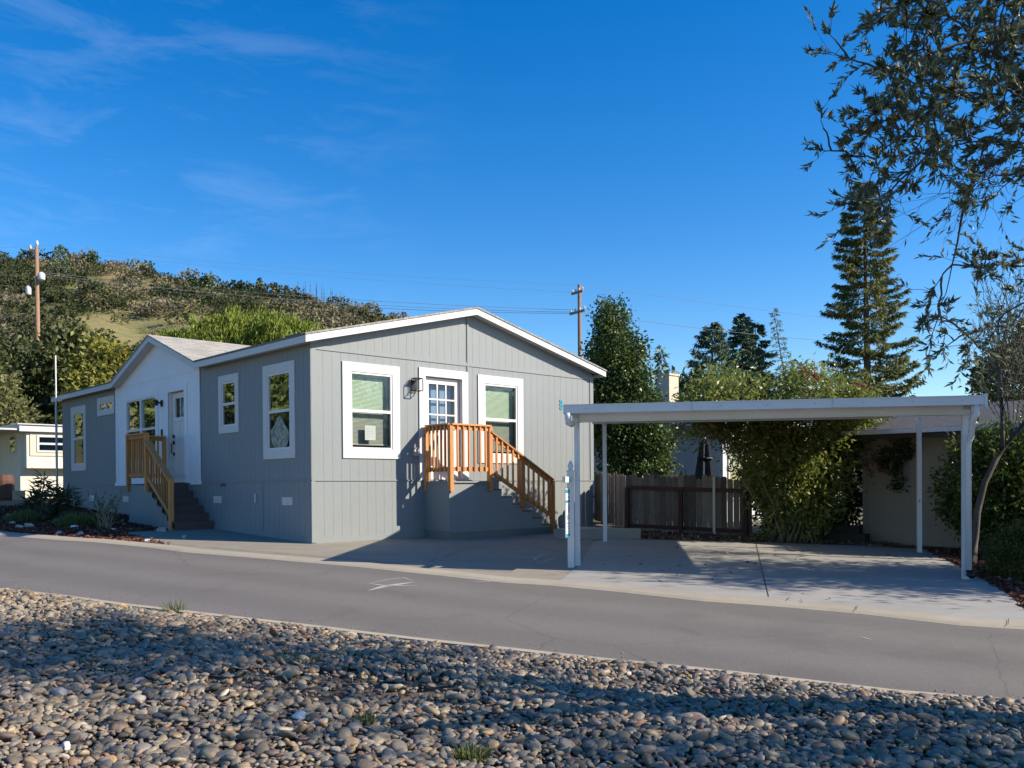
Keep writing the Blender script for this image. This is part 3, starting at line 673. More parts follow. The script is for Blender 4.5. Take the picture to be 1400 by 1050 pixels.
mb.tube([ML(hb, 1.0, dp+.06), ML(hb, .98, dp+.12), ML(hb, .76, dp+.12), ML(hb, .72, dp+.06)], .013, 8); wbox(mb, ML, hb-.025, hb+.025, .68, .76, dp+.046, dp+.062); mb.build('door_handle', M['black'], d2)
# lanterns
def cage(W_, s, z, dep=.17, hw=.085, hh=.13):
    mb = MB(); wbox(mb, W_, s-.06, s+.06, z-.12, z+.10, .001, .022); wbox(mb, W_, s-.025, s+.025, z+.06, z+.10, .022, .07)
    r = .007
    for x in (s-hw, s+hw):
        for d in (.045, .045+dep):
            wbox(mb, W_, x-r, x+r, z-hh, z+hh, d-r, d+r)
    for zz in (z-hh, z+hh):
        for d in (.045, .045+dep): wbox(mb, W_, s-hw+r, s+hw-r, zz-r, zz+r, d-r, d+r)
        for x in (s-hw, s+hw): wbox(mb, W_, x-r, x+r, zz-r, zz+r, .045+r, .045+dep-r)
    wbox(mb, W_, s-hw*.8, s+hw*.8, z+hh-.02, z+hh-.008, .055, .03+dep)
    la = mb.build('wall_lantern', M['black'], house)
    mb = MB(); mb.lathe(W_(s, z-.10, .045+dep/2), [(.02, 0), (.055, .01), (.055, .19), (.03, .2)], 14); mb.build('lantern_glass', M['clear'], la, smooth=True)
cage(MF, 2.47, 2.02)
mb = MB(); wbox(mb, ML, 7.1, 7.2, 1.93, 2.09, .013, .04); mb.tube([ML(7.15, 2.02, .03), ML(7.15, 2.03, .16), ML(7.15, 2.02, .17)], .02, 8); mb.lathe(ML(7.15, 1.95, .17), [(.05, .0), (.06, .12), (.03, .15)], 12); mb.build('wall_lantern', M['black'], house)
mb = MB(); wbox(mb, ML, 7.12, 7.2, 1.20, 1.36, .013, .035); mb.build('doorbell', M['black'], house)
for s, z in ((4.09, -.39), (.94, -.41), (14.1, -.36), (12.35, -.385), (9.68, -.40)):
    mb = MB(); wbox(mb, ML, s-.2, s+.2, z-.08, z+.08, .005, .016)
    for k in range(5): wbox(mb, ML, s-.17, s+.17, z-.066+k*.028, z-.054+k*.028, .016, .021)
    mb.build('skirt_vent', M['white'], house)
mb = MB(); mb.tube([ML(2.25, -.26, .004), ML(2.23, -.27, .05), ML(2.2, -.36, .06), ML(2.23, -.45, .05), ML(2.25, -.46, .004)], .014, 8); mb.build('access_handle', M['vinyl'], house)
mb = MB(); wbox(mb, ML, 1.955, 1.97, -1.1, -.012, .0042, .0065); mb.build('panel_seam', M['joint'], house)
mb = MB(); mb.tube([ML(3.74, -.06, .004), ML(3.74, -.06, .07), ML(3.74, -.10, .09)], .016, 8); mb.tube([ML(3.68, -.05, .06), ML(3.8, -.05, .06)], .02, 8); mb.build('hose_tap', M['redvalve'], house)
mb = MB(); wbox(mb, MF, 2.42, 2.56, .52, .68, .002, .07); wbox(mb, MF, 2.405, 2.575, .67, .69, .002, .085); mb.build('outlet_box', M['galv'], house)
# house number tucked behind the carport gutter
mb = MB()
for z0, z1 in ((1.92, 1.98), (1.83, 1.89), (1.74, 1.80)): wbox(mb, MF, 6.93, 7.02, z0, z1, .002, .014)
wbox(mb, MF, 6.99, 7.02, 1.74, 1.98, .003, .016); mb.build('house_number', M['teal'], house)

# ------------------------------------------------------------------ stairs with wooden railings
def rail_between(t, W_, p0, p1, n, h_top, h_bot, wood_=None, cap=True):
    """p0,p1: (s,d) posts in wall mapping with their floor z; rails and balusters between"""
    (s0, d0, z0), (s1, d1, z1) = p0, p1
    for nm, hh, w_, h_ in (('top_rail', h_top-.02, .14 if cap else .09, .035), ('upper_rail', h_top-.085, .04, .09), ('lower_rail', h_bot, .04, .085)):
        mb = MB(); mb.bar(W_(s0, z0+hh, d0), W_(s1, z1+hh, d1), w_, h_); mb.build(nm, M['wood'], t)
    dirv = W_(s1, 0, d1)-W_(s0, 0, d0); dirv /= np.linalg.norm(dirv); outv = np.cross(dirv, UP)*.039
    for k in range(n):
        f = (k+1)/(n+1); s, d, z = s0+(s1-s0)*f, d0+(d1-d0)*f, z0+(z1-z0)*f
        mb = MB(); mb.bar(W_(s, z+h_bot-.06, d)+outv, W_(s, z+h_top-.045, d)+outv, .036, .036, dirv); mb.build('baluster', M['wood'], t)
def post(t, W_, s, d, z0, z1, w=.092):
    mb = MB(); wbox(mb, W_, s-w/2, s+w/2, z0, z1, d-w/2, d+w/2); mb.build('post', M['wood'], t)

st = thing('front_stairs', 'grey-skirted landing and stairs with sunlit orange-brown wooden railing on the gable wall', 'stairs', H(4.2, 0, -1.25), YAW)
D = .87; a0, a1 = 2.74, 3.87; rise, run = .163, .311
mb = MB(); gbt = lambda s, d: hz(s, -d)-.05
prof = [(a0, -.03)] + [(a1+.03, -.03)]
x = 3.90; z = -.03
for k in range(6):
    z -= rise; prof += [(x, z), (x+run, z)]; x += run
end = x
def sidewall(d):
    cells = [(a0, 3.90, -.06)] + [(3.90+run*k, 3.90+run*(k+1), -.03-rise*(k+1)-.03) for k in range(6)]
    for s0, s1, zt in cells: mb.face(MF(s0, gbt(s0, d), d), MF(s1, gbt(s1, d), d), MF(s1, zt, d), MF(s0, zt, d))
sidewall(D-.03); sidewall(.03)
mb.face(MF(a0, gbt(a0, D), D-.03), MF(a0, gbt(a0, 0), .005), MF(a0, -.06, .005), MF(a0, -.06, D-.03))
for k in range(6): s = 3.90+run*k; zt = -.03-rise*k; mb.face(MF(s, zt-rise-.03, .03), MF(s, zt-rise-.03, D-.03), MF(s, zt-.03, D-.03), MF(s, zt-.03, .03))
mb.face(MF(end, -1.4, .03), MF(end, -1.4, D-.03), MF(end, z-.03, D-.03), MF(end, z-.03, .03))
mb.build('skirt_panel', M['siding'], st)
mb = MB()
for s0, s1 in ((a0, 3.3), (3.31, 4.75), (4.76, end)):
    mb.hexa([MF(s0, hz(s0, -D)-.05, D-.03), MF(s1, hz(s1, -D)-.05, D-.03), MF(s1, hz(s1, -D)-.05, D-.012), MF(s0, hz(s0, -D)-.05, D-.012), MF(s0, hz(s0, -D)+.16, D-.03), MF(s1, hz(s1, -D)+.16, D-.03), MF(s1, hz(s1, -D)+.16, D-.012), MF(s0, hz(s0, -D)+.16, D-.012)])
wbox(mb, MF, a0-.015, a0, -1.35, hz(a0, 0)+.16, .01, D-.012); mb.build('base_board', M['skirt'], st)
mb = MB(); wbox(mb, MF, a0-.02, 3.92, -.06, -.025, .006, D+.01); mb.build('landing_deck', M['siding'], st)
for k in range(6): s = 3.90+run*k; zt = -.03-rise*(k+1); mb = MB(); wbox(mb, MF, s+.002, s+run+.01, zt-.03, zt, .032, D-.032); mb.build('tread', M['composite'], st)
RH = 1.2
post(st, MF, a0+.02, D, -.24, RH-.06); post(st, MF, a1-.02, D, -.24, RH-.06); post(st, MF, a0+.02, .055, -.24, RH-.06)
post(st, MF, 4.81, D, -.62, .50); post(st, MF, 5.76, D, -1.33, -.02)
mb = MB(); wbox(mb, MF, a0-.03, a0+.07, .92, 1.0, .02, .09); mb.build('bracket', M['wood'], st)
rail_between(st, MF, (a0+.02, .09, 0), (a0+.02, D, 0), 5, RH-.02, .23)
rail_between(st, MF, (a0+.02, D, 0), (a1-.02, D, 0), 6, RH-.02, .23)
rail_between(st, MF, (a1-.02, D, 0), (4.81, D, -.52), 5, 1.06, .20)
rail_between(st, MF, (4.81, D, -.52), (5.76, D, -1.04), 5, 1.06, .20)

ss = thing('side_stairs', 'shaded wooden-railed stairs with dark brown treads at the white entry door', 'stairs', H(-.5, 5.5, -1.1), YAW)
DW = .95; b1, b0 = 6.95, 5.69; rs, rn_ = .171, .282
mb = MB()
cells = [(b0, b1, -.06)] + [(b0-rn_*(k+1), b0-rn_*k, -rs*(k+1)-.04) for k in range(5)]
for s0, s1, zt in cells: mb.face(ML(s0, hz(-DW, s0)-.05, DW-.02), ML(s1, hz(-DW, s1)-.05, DW-.02), ML(s1, zt, DW-.02), ML(s0, zt, DW-.02))
mb.face(ML(b1, -1.3, .02), ML(b1, -1.3, DW-.02), ML(b1, -.06, DW-.02), ML(b1, -.06, .02)); mb.build('skirt_panel', M['siding'], ss)
mb = MB(); wbox(mb, ML, b0-.8, b1, hz(-DW, b1)-.05, hz(-DW, b0)+.13, DW-.02, DW-.004); mb.build('base_board', M['siding'], ss)
mb = MB(); wbox(mb, ML, b0-.02, b1, -.045, -.012, .03, DW+.01); mb.build('landing_deck', M['composite'], ss)
for k in range(6):
    s = b0-rn_*k; zt = -.012-rs*k; lo = zt-rs if k < 5 else hz(-.5, s)-.05
    mb = MB(); wbox(mb, ML, s-.022, s, lo, zt-.034, .03, DW-.025)
    if k < 5: wbox(mb, ML, s-rn_-.025, s-.0225, zt-rs-.033, zt-rs, .03, DW+.0)
    mb.build('tread', M['composite'], ss)
for k in range(5): s = b0-rn_*k; zt = -.012-rs*k; mb = MB(); wbox(mb, ML, s-.28, s-.24, zt-rs-.16, zt-rs-.034, DW-.018, DW+.01); mb.build('stringer_block', M['black'], ss)
post(ss, ML, b1-.05, DW, -.2, 1.17); post(ss, ML, b0+.07, DW, -.2, 1.17); post(ss, ML, b1-.05, .07, -.02, 1.17); post(ss, ML, 4.40, DW, -1.1, .08)
rail_between(ss, ML, (b0+.07, DW, 0), (b1-.05, DW, 0), 7, 1.18, .19); rail_between(ss, ML, (b1-.05, .07, 0), (b1-.05, DW, 0), 5, 1.18, .19)
rail_between(ss, ML, (4.40, DW, -.98), (b0+.07, DW, -.05), 8, 1.06, .22)

# ------------------------------------------------------------------ carport
CA = R_(-9.5); CX = np.array([math.cos(CA), math.sin(CA), 0]); CY_ = np.array([-math.sin(CA), math.cos(CA), 0]); CO = np.array([.804, 14.10, 0])
def K(x, y, z): return CO + CX*x + CY_*y + UP*z
CWID, CDEP = 6.10, 6.6; rz = lambda y: 1.27 + .062*y
cpt = thing('carport', 'white flat-roofed metal carport on four slim posts over a concrete slab', 'carport', K(3, 2.4, -1.3), CA)
mb = MB(); n = 20
for i in range(n):   # ribbed metal roof pans
    x0, x1 = .03+(CWID-.06)*i/n, .03+(CWID-.06)*(i+1)/n
    mb.hexa([K(x0, .10, rz(.1)-.075), K(x1-.01, .10, rz(.1)-.075), K(x1-.01, CDEP, rz(CDEP)-.075), K(x0, CDEP, rz(CDEP)-.075), K(x0, .10, rz(.1)-.03), K(x1-.01, .10, rz(.1)-.03), K(x1-.01, CDEP, rz(CDEP)-.03), K(x0, CDEP, rz(CDEP)-.03)])
mb.build('roof', M['alu'], cpt)
mb = MB(); mb.box(K, 0, CWID, 0, .012, 1.145, 1.28); mb.box(K, 0, CWID, .012, .10, 1.145, 1.157); mb.box(K, 0, CWID, -.012, 0, 1.265, 1.28); mb.box(K, 0, .012, .012, .1, 1.157, 1.28); mb.box(K, CWID-.012, CWID, .012, .1, 1.157, 1.28)
mb.box(K, CWID-.002, CWID+.03, -.018, .06, 1.10, 1.30)
mb.build('gutter', M['alu'], cpt)
for x0, nm in ((0.0, 'side_fascia'), (CWID-.014, 'side_fascia')):
    mb = MB(); mb.hexa([K(x0, .1, rz(.1)-.14), K(x0+.014, .1, rz(.1)-.14), K(x0+.014, CDEP, rz(CDEP)-.14), K(x0, CDEP, rz(CDEP)-.14), K(x0, .1, rz(.1)+.01), K(x0+.014, .1, rz(.1)+.01), K(x0+.014, CDEP, rz(CDEP)+.01), K(x0, CDEP, rz(CDEP)+.01)]); mb.build(nm, M['alu'], cpt)
mb = MB(); mb.box(K, 0.02, CWID-.02, CDEP, CDEP+.014, rz(CDEP)-.14, rz(CDEP)+.01); mb.build('rear_fascia', M['alu'], cpt)
PF, PBk = .46, 4.62
for y, x0, x1 in ((PF, .10, CWID-.16), (PBk, .10, CWID-.10)):
    mb = MB(); mb.box(K, x0, x1, y-.05, y+.05, rz(y)-.25, rz(y)-.077); mb.box(K, x0-.004, x1+.004, y-.062, y+.062, rz(y)-.265, rz(y)-.25); mb.build('beam', M['alu'], cpt)
def cpost(px, py, y):
    g_ = G(px, py); v = g_-CO; x = v@CX; yy = v@CY_; w = .04
    mb = MB(); mb.box(K, x-w, x+w, yy-w, yy+w, gz(g_[0], g_[1])+.02, rz(y)-.26)
    # small flanges that bridge post top and beam
    mb.box(K, x-w-.012, x+w+.012, min(yy, y)-.045, max(yy, y)+.045, rz(y)-.268, rz(y)-.255)
    mb.build('post', M['alu'], cpt)
    mb = MB(); mb.box(K, x-.055, x+.055, yy-.055, yy+.055, gz(g_[0], g_[1])+.015, gz(g_[0], g_[1])+.028); mb.build('foot_plate', M['galv'], cpt)
    return x, yy, g_[2]
def bracket(x, y):
    for s_ in (-1, 1):
        mb = MB(); mb.box(K, x+s_*.041, x+s_*.046, y-.075, y-.051, rz(y)-.36, rz(y)-.10); mb.box(K, x-.05, x+.05, y-.0645, y-.0622, rz(y)-.20, rz(y)-.09)
    mb.build('bracket', M['galv'], cpt)
for x_ in (2.03, 4.07):
    mb = MB(); mb.box(K, x_-.06, x_+.06, -.0165, -.0125, 1.147, 1.279); mb.build('splice_plate', M['alu'], cpt)
for k_ in range(9):
    mb = MB(); x_ = .35+k_*.68; mb.tube([K(x_, -.002, 1.212), K(x_, -.008, 1.212)], .009, 8); mb.build('screw', M['galv'], cpt)
fl = cpost(790, 775, PF); fr_ = cpost(1319.5, 793.5, PF); bl = cpost(827.5, 741.5, PBk); br_ = cpost(1257, 756.5, PBk)
for q_ in (fl, fr_): bracket(q_[0], PF)
mb = MB(); xr, yr, zr_ = fr_
mb.tube([K(CWID-.10, .05, 1.15), K(CWID-.10, .05, 1.02), K(CWID-.13, .08, .94), K(xr+.06, yr-.1, .70), K(xr+.03, yr-.075, .60), K(xr+.03, yr-.075, zr_+.16)], [.042]*6, 8); mb.build('downspout', M['alu'], cpt, smooth=True)
mb = MB(); mb.tube([K(xr+.03, yr-.08, zr_+.16), K(xr+.03, yr-.09, zr_+.10), K(xr+.05, yr-.17, zr_+.085)], [.045, .046, .044], 10); mb.build('drain_elbow', M['black'], cpt, smooth=True)
mb = MB(); mb.tube([K(-.0+.07, .02, 1.15), K(.07, .02, 1.08), K(.075, .05, 1.0), K(.12, .16, .985)], .05, 8); mb.build('gutter_outlet', M['alu'], cpt, smooth=True)

# ------------------------------------------------------------------ sale sign
sg = G(781, 776.5); sx, sy = sg[0], sg[1]
sp_ = thing('sign_post', 'white square post with a pointed cap beside the front left carport post', 'post', sg, CA)
q = lambda x, y, z: sg + CX*x + CY_*y + UP*z
zt = at(781, 634, sy)[2]-sg[2]
mb = MB(); mb.box(q, -.05, .05, -.05, .05, 0, zt-.12); mb.build('post', M['vinyl'], sp_)
mb = MB(); pr = [(.058, zt-.12), (.058, zt-.105), (.035, zt-.09), (.05, zt-.06), (.055, zt-.03), (.035, zt+.015), (.004, zt+.055)]; mb.lathe(sg, pr, 4); mb.lathe(sg, [(.05, zt-.13), (.07, zt-.12), (.07, zt-.105), (.03, zt-.1)], 12); mb.build('finial', M['vinyl'], sp_)
ad = np.array([-.19, -.98, 0]); ad /= np.linalg.norm(ad); an = np.array([ad[1], -ad[0], 0])
za = at(773, 656, sy)[2]
mb = MB(); mb.bar(np.array([sx, sy, za])+ad*.05, np.array([sx, sy, za])+ad*.80, .045, .09); mb.build('arm', M['vinyl'], sp_)
s0 = np.array([sx, sy, 0])+ad*.16; zt1, zb1 = at(775, 668, sy-.4)[2], at(775, 734, sy-.4)[2]
Sg = lambda x, y, z: s0 + ad*x + an*y + UP*z
ys = thing('hanging_sign', 'narrow teal and white sale sign hanging from the white post arm', 'sign', Sg(.25, 0, zb1), CA)
mb = MB(); mb.box(Sg, 0, .50, -.006, .006, zb1, zt1); mb.build('board', M['paper'], ys)
hgt = zt1-zb1; mb = MB()
for side in (-1, 1):
    for f0, f1 in ((.0, .07), (.70, .76), (.90, .985), (.10, .115)): mb.box(Sg, .008, .492, side*.0065-.0015, side*.0065+.0015, zb1+hgt*f0+.004, zb1+hgt*f1)
for i_ in range(0, len(mb.V), 8):
    m2 = MB(); m2.hexa(mb.V[i_:i_+8]); m2.build('colour_band', M['teal'], ys)
mb = MB()
for side in (-1, 1):
    for f0, f1, x0, x1 in ((.80, .84, .06, .30), (.50, .66, .05, .28), (.36, .46, .07, .42), (.27, .30, .05, .45), (.20, .23, .1, .4), (.15, .17, .05, .32)): mb.box(Sg, x0, x1, side*.0062-.001, side*.0062+.001, zb1+hgt*f0, zb1+hgt*f1)
mb.build('faded_print', M['ink'], ys)
mb = MB()
for x in (.06, .44): mb.tube([Sg(x, 0, zt1-.01), Sg(x, 0, za-.05)], .005, 5)
mb.build('hanger', M['galv'], ys)

# ------------------------------------------------------------------ wooden fence
fp0, fp1 = GX(*G(857, 726)[:2]), GX(*G(1024, 735)[:2])
fd = (fp1-fp0); fLn = np.linalg.norm(fd[:2]); fd = fd/fLn; fn = np.array([fd[1], -fd[0], 0])
ft = thing('wooden_fence', 'weathered dark board fence with dog-eared tops and red-brown rails', 'fence', fp0)
def Fn(x, y, z): p = fp0+fd*x+fn*y; return np.array([p[0], p[1], gz(p[0], p[1])+z])
def boards(FF, L0, L1, mbb):
    x = L0
    while x < L1-.05:
        w = .128+.016*RNG.random(); h = 1.36+.03*RNG.normal(); yo = -.011+.006*RNG.random(); c = .03; th = .018
        pf = [(x, .10), (x+w, .10), (x+w, h-c), (x+w-c, h), (x+c, h), (x, h-c)]
        A = [FF(a, yo, b) for a, b in pf]; B = [FF(a, yo+th, b) for a, b in pf]; mbb.face(*A[::-1]); mbb.face(*B)
        for i in range(6): j = (i+1) % 6; mbb.face(A[i], A[j], B[j], B[i])
        x += w+.006+.006*RNG.random()
def bpanel(FF, a, b):
    mb = MB(); boards(FF, a, b, mb); npmesh('board_panel', np.array(mb.V), mb.F, M['fence'], None, ft, rnd=np.repeat(RNG.random(len(mb.F)//8), 8))
bpanel(Fn, 0, fLn)
bd = HV*1.0; 
def Fn2(x, y, z): p = fp0+np.array([-.26, .966, 0])*x+np.array([-.966, -.26, 0])*y; return np.array([p[0], p[1], gz(p[0], p[1])+z])
bpanel(Fn2, .05, 2.2)
_e = np.array([7.75, 20.0, 0]); _d = (_e-fp1)*[1, 1, 0]; _L = np.linalg.norm(_d); _d = _d/_L
def Fn3(x, y, z): p = fp1+_d*x+np.array([_d[1], -_d[0], 0])*y; return np.array([p[0], p[1], gz(p[0], p[1])+z])

for z in (.10, 1.02):
    mb = MB(); p, q_ = Fn(0, .045, z+.04), Fn(fLn, .045, z+.04); mb.bar(p, q_, .04, .09); mb.build('rail', M['redrail'], ft)
for x in (.05, fLn*.47, fLn-.05):
    mb = MB(); mb.box(Fn, x-.045, x+.045, .066, .15, -.05, 1.05); mb.build('post', M['redrail'], ft)
mb = MB(); mb.box(Fn, fLn*.735-.03, fLn*.735+.03, .066, .085, .05, 1.36); mb.build('pale_batten', M['nwall'], ft)

# ------------------------------------------------------------------ neighbour's white house, parasol, chimney
nc = at(988, 655, 26.); nc[2] = gz(nc[0], nc[1]); 
nh = thing('white_house', 'low white house with brown shingle roof and beige chimney behind the wooden fence', 'house', nc, YAW)
Nh = lambda a, b, z: np.array([nc[0], nc[1], 0])+HU*a+HV*b+UP*z
gb = nc[2]-.1; ev = 1.85
mb = MB(); mb.face(Nh(0, 0, gb), Nh(0, 11, gb), Nh(0, 11, ev), Nh(0, 0, ev)); mb.face(Nh(0, 0, gb), Nh(7, 0, gb), Nh(7, 0, ev), Nh(3.5, 0, ev+.75), Nh(0, 0, ev)); mb.face(Nh(7, 0, gb), Nh(7, 11, gb), Nh(7, 11, ev), Nh(7, 0, ev)); mb.face(Nh(0, 11, gb), Nh(7, 11, gb), Nh(7, 11, ev), Nh(3.5, 11, ev+.75), Nh(0, 11, ev)); mb.build('wall', M['nwall'], nh)
mb = MB(); o_ = .35
for s_ in (0, 1):
    A = lambda a, b, z: Nh(a if s_ == 0 else 7-a, b, z)
    zz = ev-.03-.08; mb.hexa([A(-o_, -o_, zz), A(3.5, -o_, ev+.72), A(3.5, 11+o_, ev+.72), A(-o_, 11+o_, zz), A(-o_, -o_, zz+.08), A(3.5, -o_, ev+.80), A(3.5, 11+o_, ev+.8), A(-o_, 11+o_, zz+.08)])
mb.build('roof', M['shingle_r'], nh)
mb = MB(); mb.box(Nh, -o_-.03, -o_, -o_, 11.3, ev-.16, ev-.0); mb.build('fascia', M['white'], nh)
cc = at(913, 545, 28.5); mb = MB(); cz1 = at(913, 512, 28.5)[2]
cq = lambda x, y, z: np.array([cc[0], cc[1], 0])+HU*x+HV*y+UP*z
mb.box(cq, -.24, .24, -.24, .24, ev-.3, cz1-.06); mb.box(cq, -.27, .27, -.27, .27, cz1-.06, cz1); mb.build('chimney', M['chimney'], nh)
def Wn(s, z, d): return Nh(-d, s, z)
mb = MB(); wbox(mb, Wn, 1.3, 2.1, .05, .50, .002, .04); fo = mb.build('window_frame', M['creamtrim'], nh)
mb = MB(); wbox(mb, Wn, 1.38, 2.02, .1, .45, .041, .046); mb.build('pane', M['hglass'], fo)
mb = MB(); wbox(mb, Wn, -.02, .13, gb, ev, .002, .03); mb.box(Nh, -.03, .12, -.03, -.002, gb, ev); mb.build('corner_board', M['white'], nh)
mb = MB(); mb.box(Nh, .25, 1.3, -.04, -.002, gb+.7, 1.3); fo = mb.build('window_frame', M['white'], nh)
mb = MB(); mb.box(Nh, .32, 1.23, -.046, -.041, gb+.78, 1.22); mb.build('pane', M['hglass'], fo)
pb = at(964, 660, 23.8); pb[2] = gz(pb[0], pb[1])
pa = thing('patio_umbrella', 'closed charcoal patio umbrella standing behind the wooden fence', 'umbrella', pb)
zt = at(964, 600, 23.8)[2]; mb = MB(); mb.lathe(pb, [(.022, 0), (.022, zt-pb[2]+.05), (.03, zt-pb[2]+.07), (.01, zt-pb[2]+.1)], 8); mb.build('pole', M['galv'], pa)
mb = MB(); nV = 16; prof = [(.05, zt), (.12, zt-.14), (.15, zt-.4), (.2, zt-.75), (.24, zt-1.1), (.26, zt-1.3)]
ring = [[pb*[1, 1, 0]+UP*z_+np.array([math.cos(2*math.pi*j/nV), math.sin(2*math.pi*j/nV), 0])*r*(1.2 if j % 2 else .78) for j in range(nV)] for r, z_ in prof]
for i in range(len(ring)-1):
    for j in range(nV): mb.face(ring[i][j], ring[i][(j+1) % nV], ring[i+1][(j+1) % nV], ring[i+1][j])
mb.face(*ring[0]); mb.build('canopy', M['fabric'], pa)
mb = MB(); mb.lathe([pb[0], pb[1], zt-.55], [(.2, 0), (.215, .03), (.2, .06)], 14); mb.build('tie_strap', M['black'], pa)

# taupe garage at the right
g0 = G(1180, 748)*1.06; gd = np.array([.79, -.613, 0]); gn = np.array([-gd[1], gd[0], 0])
ga = thing('garage', 'shaded taupe garage wall under a dark grey shingle roof at the right', 'garage', g0, math.atan2(gd[1], gd[0]))
Ga = lambda x, y, z: np.array([g0[0], g0[1], 0])+gd*x+gn*y+UP*z
Wg = lambda s, z, d: Ga(s, -d, z)
g_ev = 1.09; gl_ = 9.
mbg = grooved(Wg, 0, gl_, lambda s: -1.9, lambda s: g_ev, (), pitch=.2)
mbg.face(Ga(0, 0, -1.6), Ga(0, 6, -1.6), Ga(0, 6, g_ev), Ga(0, 3, g_ev+.7), Ga(0, 0, g_ev)); mbg.face(Ga(gl_, 0, -1.7), Ga(gl_, 6, -1.7), Ga(gl_, 6, g_ev), Ga(gl_, 3, g_ev+.7), Ga(gl_, 0, g_ev)); mbg.build('wall', M['garage'], ga)
mb = MB()
for s_ in (0, 1):
    A = lambda x, y, z: Ga(x, y if s_ == 0 else 6-y, z)
    mb.hexa([A(-.3, -.4, g_ev+.03), A(gl_+.3, -.4, g_ev+.03), A(gl_+.3, 3, g_ev+.75), A(-.3, 3, g_ev+.75), A(-.3, -.4, g_ev+.08), A(gl_+.3, -.4, g_ev+.08), A(gl_+.3, 3, g_ev+.80), A(-.3, 3, g_ev+.80)])
mb.build('roof', M['shingle_d'], ga)
mb = MB(); mb.box(Ga, -.3, gl_+.3, -.43, -.4, g_ev-.12, g_ev+.03); mb.face(Ga(-.3, -.4, g_ev-.05), Ga(gl_, -.4, g_ev-.05), Ga(gl_, 0, g_ev-.05), Ga(-.3, 0, g_ev-.05)); mb.build('fascia', M['black'], ga)
mb = MB(); mb.box(Ga, -.3, gl_+.3, -.50, -.43, g_ev-.02, g_ev+.07); mb.build('gutter', M['alu'], ga)
mb = MB(); mb.box(Ga, 0.02, gl_, -.03, -.001, -1.30, -1.24); mb.build('trim_board', M['garage'], ga); mb = MB(); mb.box(Ga, .0, .09, -.022, -.001, -1.8, g_ev); mb.build('trim_board', M['garage'], ga)
mb = MB(); bp = G(1168, 744)
bq = lambda x, y, z: np.array([bp[0], bp[1], gz(bp[0], bp[1])])+gd*x+gn*y+UP*z
mb.box(bq, -.5, .25, -.1, .25, 0, .22); mb.box(bq, -.5, .1, .0, .25, .22, .40); o = mb.build('timber_edging', M['brownblock'], frame=T(bq(0, 0, 0))); tag(o, 'dark stepped timber block at the foot of the taupe garage wall', 'edging')

# far gable and left neighbour
fc = at(1178, 545, 70.); fg = thing('gabled_house', 'distant pale house gable showing above the carport roof', 'house', [fc[0], fc[1], gz(fc[0], fc[1])], -.3)
zp = at(1193, 524, 70.)[2]; zl = at(1170, 541, 70.)[2]
A1, A2, PK = at(1146, 550, 70.), at(1232, 552, 68.), at(1193, 524, 69.)
bk = np.array([.8, 9, 0]); gzf = gz(fc[0], fc[1])
mb = MB(); mb.face([A1[0], A1[1], gzf], [A2[0], A2[1], gzf], A2, PK, A1); mb.face([A2[0], A2[1], gzf], [A2[0]+bk[0], A2[1]+bk[1], gzf], A2+bk, A2); mb.face([A1[0], A1[1], gzf], [A1[0]+bk[0], A1[1]+bk[1], gzf], A1+bk, A1); mb.build('wall', M['pinkwall'], fg)
mb = MB(); ofs = np.array([0, -.5, 0])
for a_, s_ in ((A1, -1), (A2, 1)):
    e_ = (a_-PK)*1.12+PK; P = [PK+ofs, e_+ofs, e_+bk, PK+bk]; mb.hexa([*P, *[p+UP*.18 for p in P]])
mb.build('roof', M['shingle_r'], fg)
mb = MB(); p_, q_ = PK+ofs*1.1+UP*.05, (A2-PK)*1.12+PK+ofs*1.1+UP*.05; mb.bar(p_, q_, .05, .45); q_ = (A1-PK)*1.12+PK+ofs*1.1+UP*.05; mb.bar(p_, q_, .05, .45); mb.build('fascia', M['pinkwall'], fg)

lc = at(31, 689, 33.); lc[2] = gz(lc[0], lc[1])
ln = thing('cream_mobile_home', 'small cream mobile home with flat white roof edge beyond the grey house', 'house', lc, YAW)
Ln = lambda a, b, z: np.array([lc[0], lc[1], 0])+HU*a+HV*b+UP*z
zt = at(33, 590, 33.)[2]; zb = lc[2]-.3; zm = at(33, 640, 33.)[2]
mb = MB(); mb.box(Ln, 0, 4.5, 0.25, 9, zb, zt); mb.build('wall', M['cream'], ln)
mb = MB(); mb.box(Ln, .12, 4.3, -.12, .245, zm, zt-.02); mb.build('bay', M['cream'], ln)
mb = MB(); mb.box(Ln, -.15, 4.7, -.28, 9.2, zt, zt+.24); mb.box(Ln, -.22, 4.8, -.34, 9.3, zt+.24, zt+.28); mb.build('roof', M['white'], ln)
mb = MB(); mb.box(Ln, -1.5, -.16, -.2, 8, zt+.04, zt+.10); mb.build('awning', M['white'], ln)
w0, w1_, z0, z1 = .45, 1.75, at(44, 618, 33)[2], at(44, 594, 33)[2]
mb = MB(); mb.box(Ln, w0-.22, w1_+.22, -.15, -.121, z0-.13, z1+.13); fo = mb.build('window', M['creamtrim'], ln)
mb = MB(); mb.box(Ln, w0, w1_, -.17, -.151, z0, z1); mb.build('window_frame', M['white'], fo)
mb = MB(); mb.box(Ln, w0+.09, w1_-.09, -.176, -.1705, z0+.08, (z0+z1)/2-.04); mb.box(Ln, w0+.09, w1_-.09, -.176, -.1705, (z0+z1)/2+.04, z1-.08); mb.build('pane', M['hglass'], fo)
mb = MB(); mb.box(Ln, -.03, -.002, .7, 1.5, z0-.05, z1+.02); fo = mb.build('window', M['white'], ln)
mb = MB(); mb.box(Ln, -.036, -.031, .78, 1.42, z0+.02, z1-.05); mb.build('pane', M['hglass'], fo)
